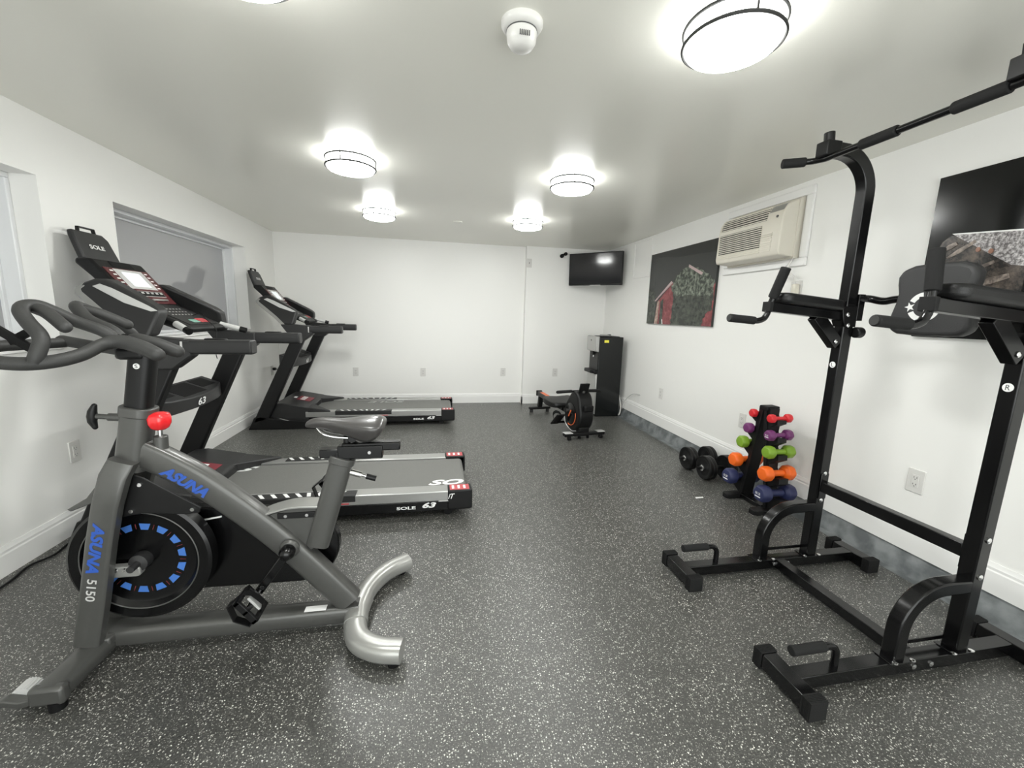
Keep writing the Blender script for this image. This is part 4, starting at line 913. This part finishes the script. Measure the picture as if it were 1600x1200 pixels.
# ------------------------------------------------------------------ wall prints
p1 = thing('canvas_print', 'square print of an ivy-covered red barn on the right wall', 'picture', (XR, 3.9, 1.6))
PX = XR - .024
MB().box(PX, XR - .001, 3.325, 4.475, 1.218, 1.983).build('canvas', 'sky', p1)
ly = [0]
def sheet(par, name, m, poly):
    ly[0] += 1; d = .0006 * ly[0]
    return MB().prism(poly, 'x', PX - d - .0004, PX).build(name, m, par)
sheet(p1, 'grey_cloud', 'skyl', [(4.475, 1.93), (4.2, 1.925), (3.9, 1.89), (3.7, 1.885), (3.5, 1.88), (3.325, 1.87), (3.325, 1.5), (4.475, 1.5)])
random.seed(4)
def ragged(pts, amp, n=7):
    o = []
    for a, b in zip(pts, pts[1:] + pts[:1]):
        for k in range(n):
            t = k / n; j = 0 if (k == 0) else amp
            o.append((a[0] + (b[0] - a[0]) * t + random.uniform(-j, j), a[1] + (b[1] - a[1]) * t + random.uniform(-j, j)))
    return [(min(max(y, 3.326), 4.474), min(max(z, 1.219), 1.982)) for y, z in o]
sheet(p1, 'distant_tree', 'ivyd', ragged([(4.474, 1.60), (4.40, 1.62), (4.32, 1.56), (4.30, 1.45), (4.33, 1.20), (4.474, 1.20)], .012))
sheet(p1, 'barn_wall', 'barn', [(4.27, 1.46), (4.0, 1.64), (3.7, 1.77), (3.325, 1.60), (3.325, 1.219), (4.27, 1.219)])
sheet(p1, 'ivy', 'ivy', ragged([(4.02, 1.60), (3.95, 1.70), (3.84, 1.765), (3.74, 1.79), (3.60, 1.76), (3.47, 1.70), (3.34, 1.63), (3.34, 1.45), (3.60, 1.42), (3.90, 1.42), (3.96, 1.5)], .012))
sheet(p1, 'ivy_shade', 'ivyd', ragged([(3.97, 1.53), (3.80, 1.50), (3.50, 1.50), (3.33, 1.50), (3.33, 1.36), (3.42, 1.33), (3.47, 1.20), (3.98, 1.20), (3.97, 1.4)], .014))
sheet(p1, 'barn_door_edge', 'ivyd', [(4.20, 1.46), (4.15, 1.49), (4.14, 1.219), (4.20, 1.219)])
sheet(p1, 'corner_post', 'post', [(4.265, 1.46), (4.225, 1.47), (4.235, 1.219), (4.30, 1.219)])
sheet(p1, 'left_rafter', 'rooft', [(4.33, 1.468), (4.02, 1.665), (3.99, 1.645), (4.30, 1.465)])
sheet(p1, 'right_rafter', 'rooft', [(3.735, 1.80), (3.51, 1.705), (3.53, 1.685), (3.735, 1.775)])
sheet(p1, 'white_stick', 'white', [(4.135, 1.219), (4.148, 1.27), (4.140, 1.27), (4.125, 1.219)])
p2 = thing('canvas_print', 'dark print of a log pile under a tin roof, behind the power tower', 'picture', (XR, 1.2, 1.6))
ly[0] = 0
MB().box(PX, XR - .001, .56, 1.731, 1.222, 1.988).build('canvas', 'sky2', p2)
sheet(p2, 'log_stack', 'logs', [(1.67, 1.68), (1.64, 1.705), (1.0, 1.45), (.57, 1.45), (.57, 1.28), (1.2, 1.27), (1.70, 1.40), (1.705, 1.60)])
sheet(p2, 'tin_roof', 'tin', [(1.637, 1.711), (.57, 1.60), (.57, 1.38), (1.403, 1.545)])
sheet(p2, 'roof_edge', 'white', [(1.637, 1.713), (.57, 1.613), (.57, 1.602), (1.63, 1.707)])
for a, b_, r in (((1.64, 1.60), (1.54, 1.665), .010), ((1.60, 1.50), (1.46, 1.565), .010), ((1.50, 1.47), (1.40, 1.50), .015), ((1.58, 1.43), (1.47, 1.46), .012), ((1.655, 1.64), (1.61, 1.665), .012)):
    d = (V((*b_, 0)) - V((*a, 0))).normalized(); nn = V((-d.y, d.x, 0)) * r
    A_, B_ = V((*a, 0)), V((*b_, 0))
    sheet(p2, 'pale_log', 'logl', [tuple((A_ + nn * .4)[:2]), tuple((A_ * .6 + B_ * .4 + nn)[:2]), tuple((B_ + nn * .7)[:2]), tuple((B_ - nn * .7)[:2]), tuple((A_ * .6 + B_ * .4 - nn)[:2]), tuple((A_ - nn * .4)[:2])])
for y, z in ((1.525, 1.625), (1.478, 1.612)):
    sheet(p2, 'log_end', 'ember', [(y + .008 * math.cos(t), z + .011 * math.sin(t)) for t in [math.pi * k / 6 for k in range(12)]])

# ------------------------------------------------------------------ air conditioner
ac = thing('air_conditioner', 'beige wall air conditioner with louvred front high on the right wall', 'air conditioner', (XR, 2.85, 1.9))
ya, yb_ = 2.525, 3.165
prof = [(XR, 1.715), (XR - .155, 1.728), (XR - .165, 1.76), (XR - .158, 1.97), (XR - .148, 2.02), (XR - .125, 2.058), (XR - .09, 2.078), (XR - .05, 2.092), (XR, 2.112)]
MB().prism(prof, 'y', ya, yb_).build('housing', 'acbody', ac, bevel=.008, smooth=50)
MB().prism([(x + .001 if x < XR else x, z) for x, z in [(XR, 1.708), (XR - .045, 1.708), (XR - .045, 2.098), (XR, 2.117)]], 'y', ya - .006, yb_ + .006).build('rear_sleeve', 'acbody', ac, bevel=.003)
xs = XR - .166
MB().box(xs + .002, xs + .008, 2.70, 3.135, 1.765, 1.945).build('grille_shade', 'acdark', ac)  # dark sheet on the housing, painted as the shade between the louvres
gl = MB()
for k in range(13): gl.box(xs - .004, xs + .006, 2.695, 3.14, 1.760 + k * .0145, 1.7665 + k * .0145)
gl.build('front_louvres', 'acslat', ac, bevel=.001)
rb = MB()
for k in range(9): rb.box(xs - .002, xs + .004, 2.595, 2.69, 1.760 + k * .0145, 1.767 + k * .0145)
rb.build('moulded_ribs', 'acbody', ac)
def curve_at(z):
    for (x0, z0), (x1, z1) in zip(prof[2:], prof[3:]):
        if z0 <= z <= z1: return x0 + (x1 - x0) * (z - z0) / (z1 - z0)
    return XR - .16
MB().loft([[(curve_at(z) - .001, y, z) for z in (1.975, 2.0, 2.02, 2.04, 2.056, 2.068)] + [(curve_at(z) + .012, y, z - .004) for z in (2.068, 2.056, 2.04, 2.02, 2.0, 1.979)] for y in (2.665, 3.135)]).build('outlet_shade', 'acdark', ac)  # dark strip painted as the shade behind the top louvres
tl = MB()
for k in range(6):
    z = 1.980 + k * .0165; x = curve_at(z)
    tl.box(x - .006, x + .004, 2.66, 3.14, z - .003, z + .003)
tl.build('top_louvres', 'acslat', ac)
MB().loft([[(curve_at(z) - .003, y, z) for z in (2.022, 2.04, 2.056, 2.07)] + [(curve_at(z) + .005, y, z) for z in (2.07, 2.056, 2.04, 2.022)] for y in (2.535, 2.655)]).build('control_flap', 'silverp', ac)
MB().cyl((curve_at(1.985) + .002, 2.575, 1.985), (curve_at(1.985) - .004, 2.575, 1.985), .009).build('knob', 'slot', ac)
MB().tube(crom([(XR - .03, 2.53, 1.712), (XR - .05, 2.56, 1.66), (XR - .06, 2.60, 1.60), (XR - .05, 2.585, 1.57)], 5), .004, 8).build('drain_tube', 'clear', ac)
cd = MB().tube(crom([(XR - .03, 2.535, 1.712), (XR - .045, 2.55, 1.65), (XR - .06, 2.575, 1.585), (XR - .055, 2.53, 1.60), (XR - .05, 2.487, 1.585), (XR - .04, 2.475, 1.53), (XR - .035, 2.48, 1.50)], 6), .0055, 8)
pw = thing('power_plug', 'white plug and looped cord below the air conditioner', 'plug', (XR - .02, 2.49, 1.5))
MB().box(XR - .05, XR - .009, 2.465, 2.497, 1.44, 1.535).build('plug_body', 'acslat', pw, bevel=.008)
cd.build('cord', 'cord', pw)

# ------------------------------------------------------------------ litter
top(MB().prism([(1.862, 2.50), (1.925, 2.505), (1.93, 2.52), (1.87, 2.522)], 'z', 0, .002), 'paper_scrap', 'white', 'tiny white paper scrap on the floor left of the dumbbell rack', 'paper')
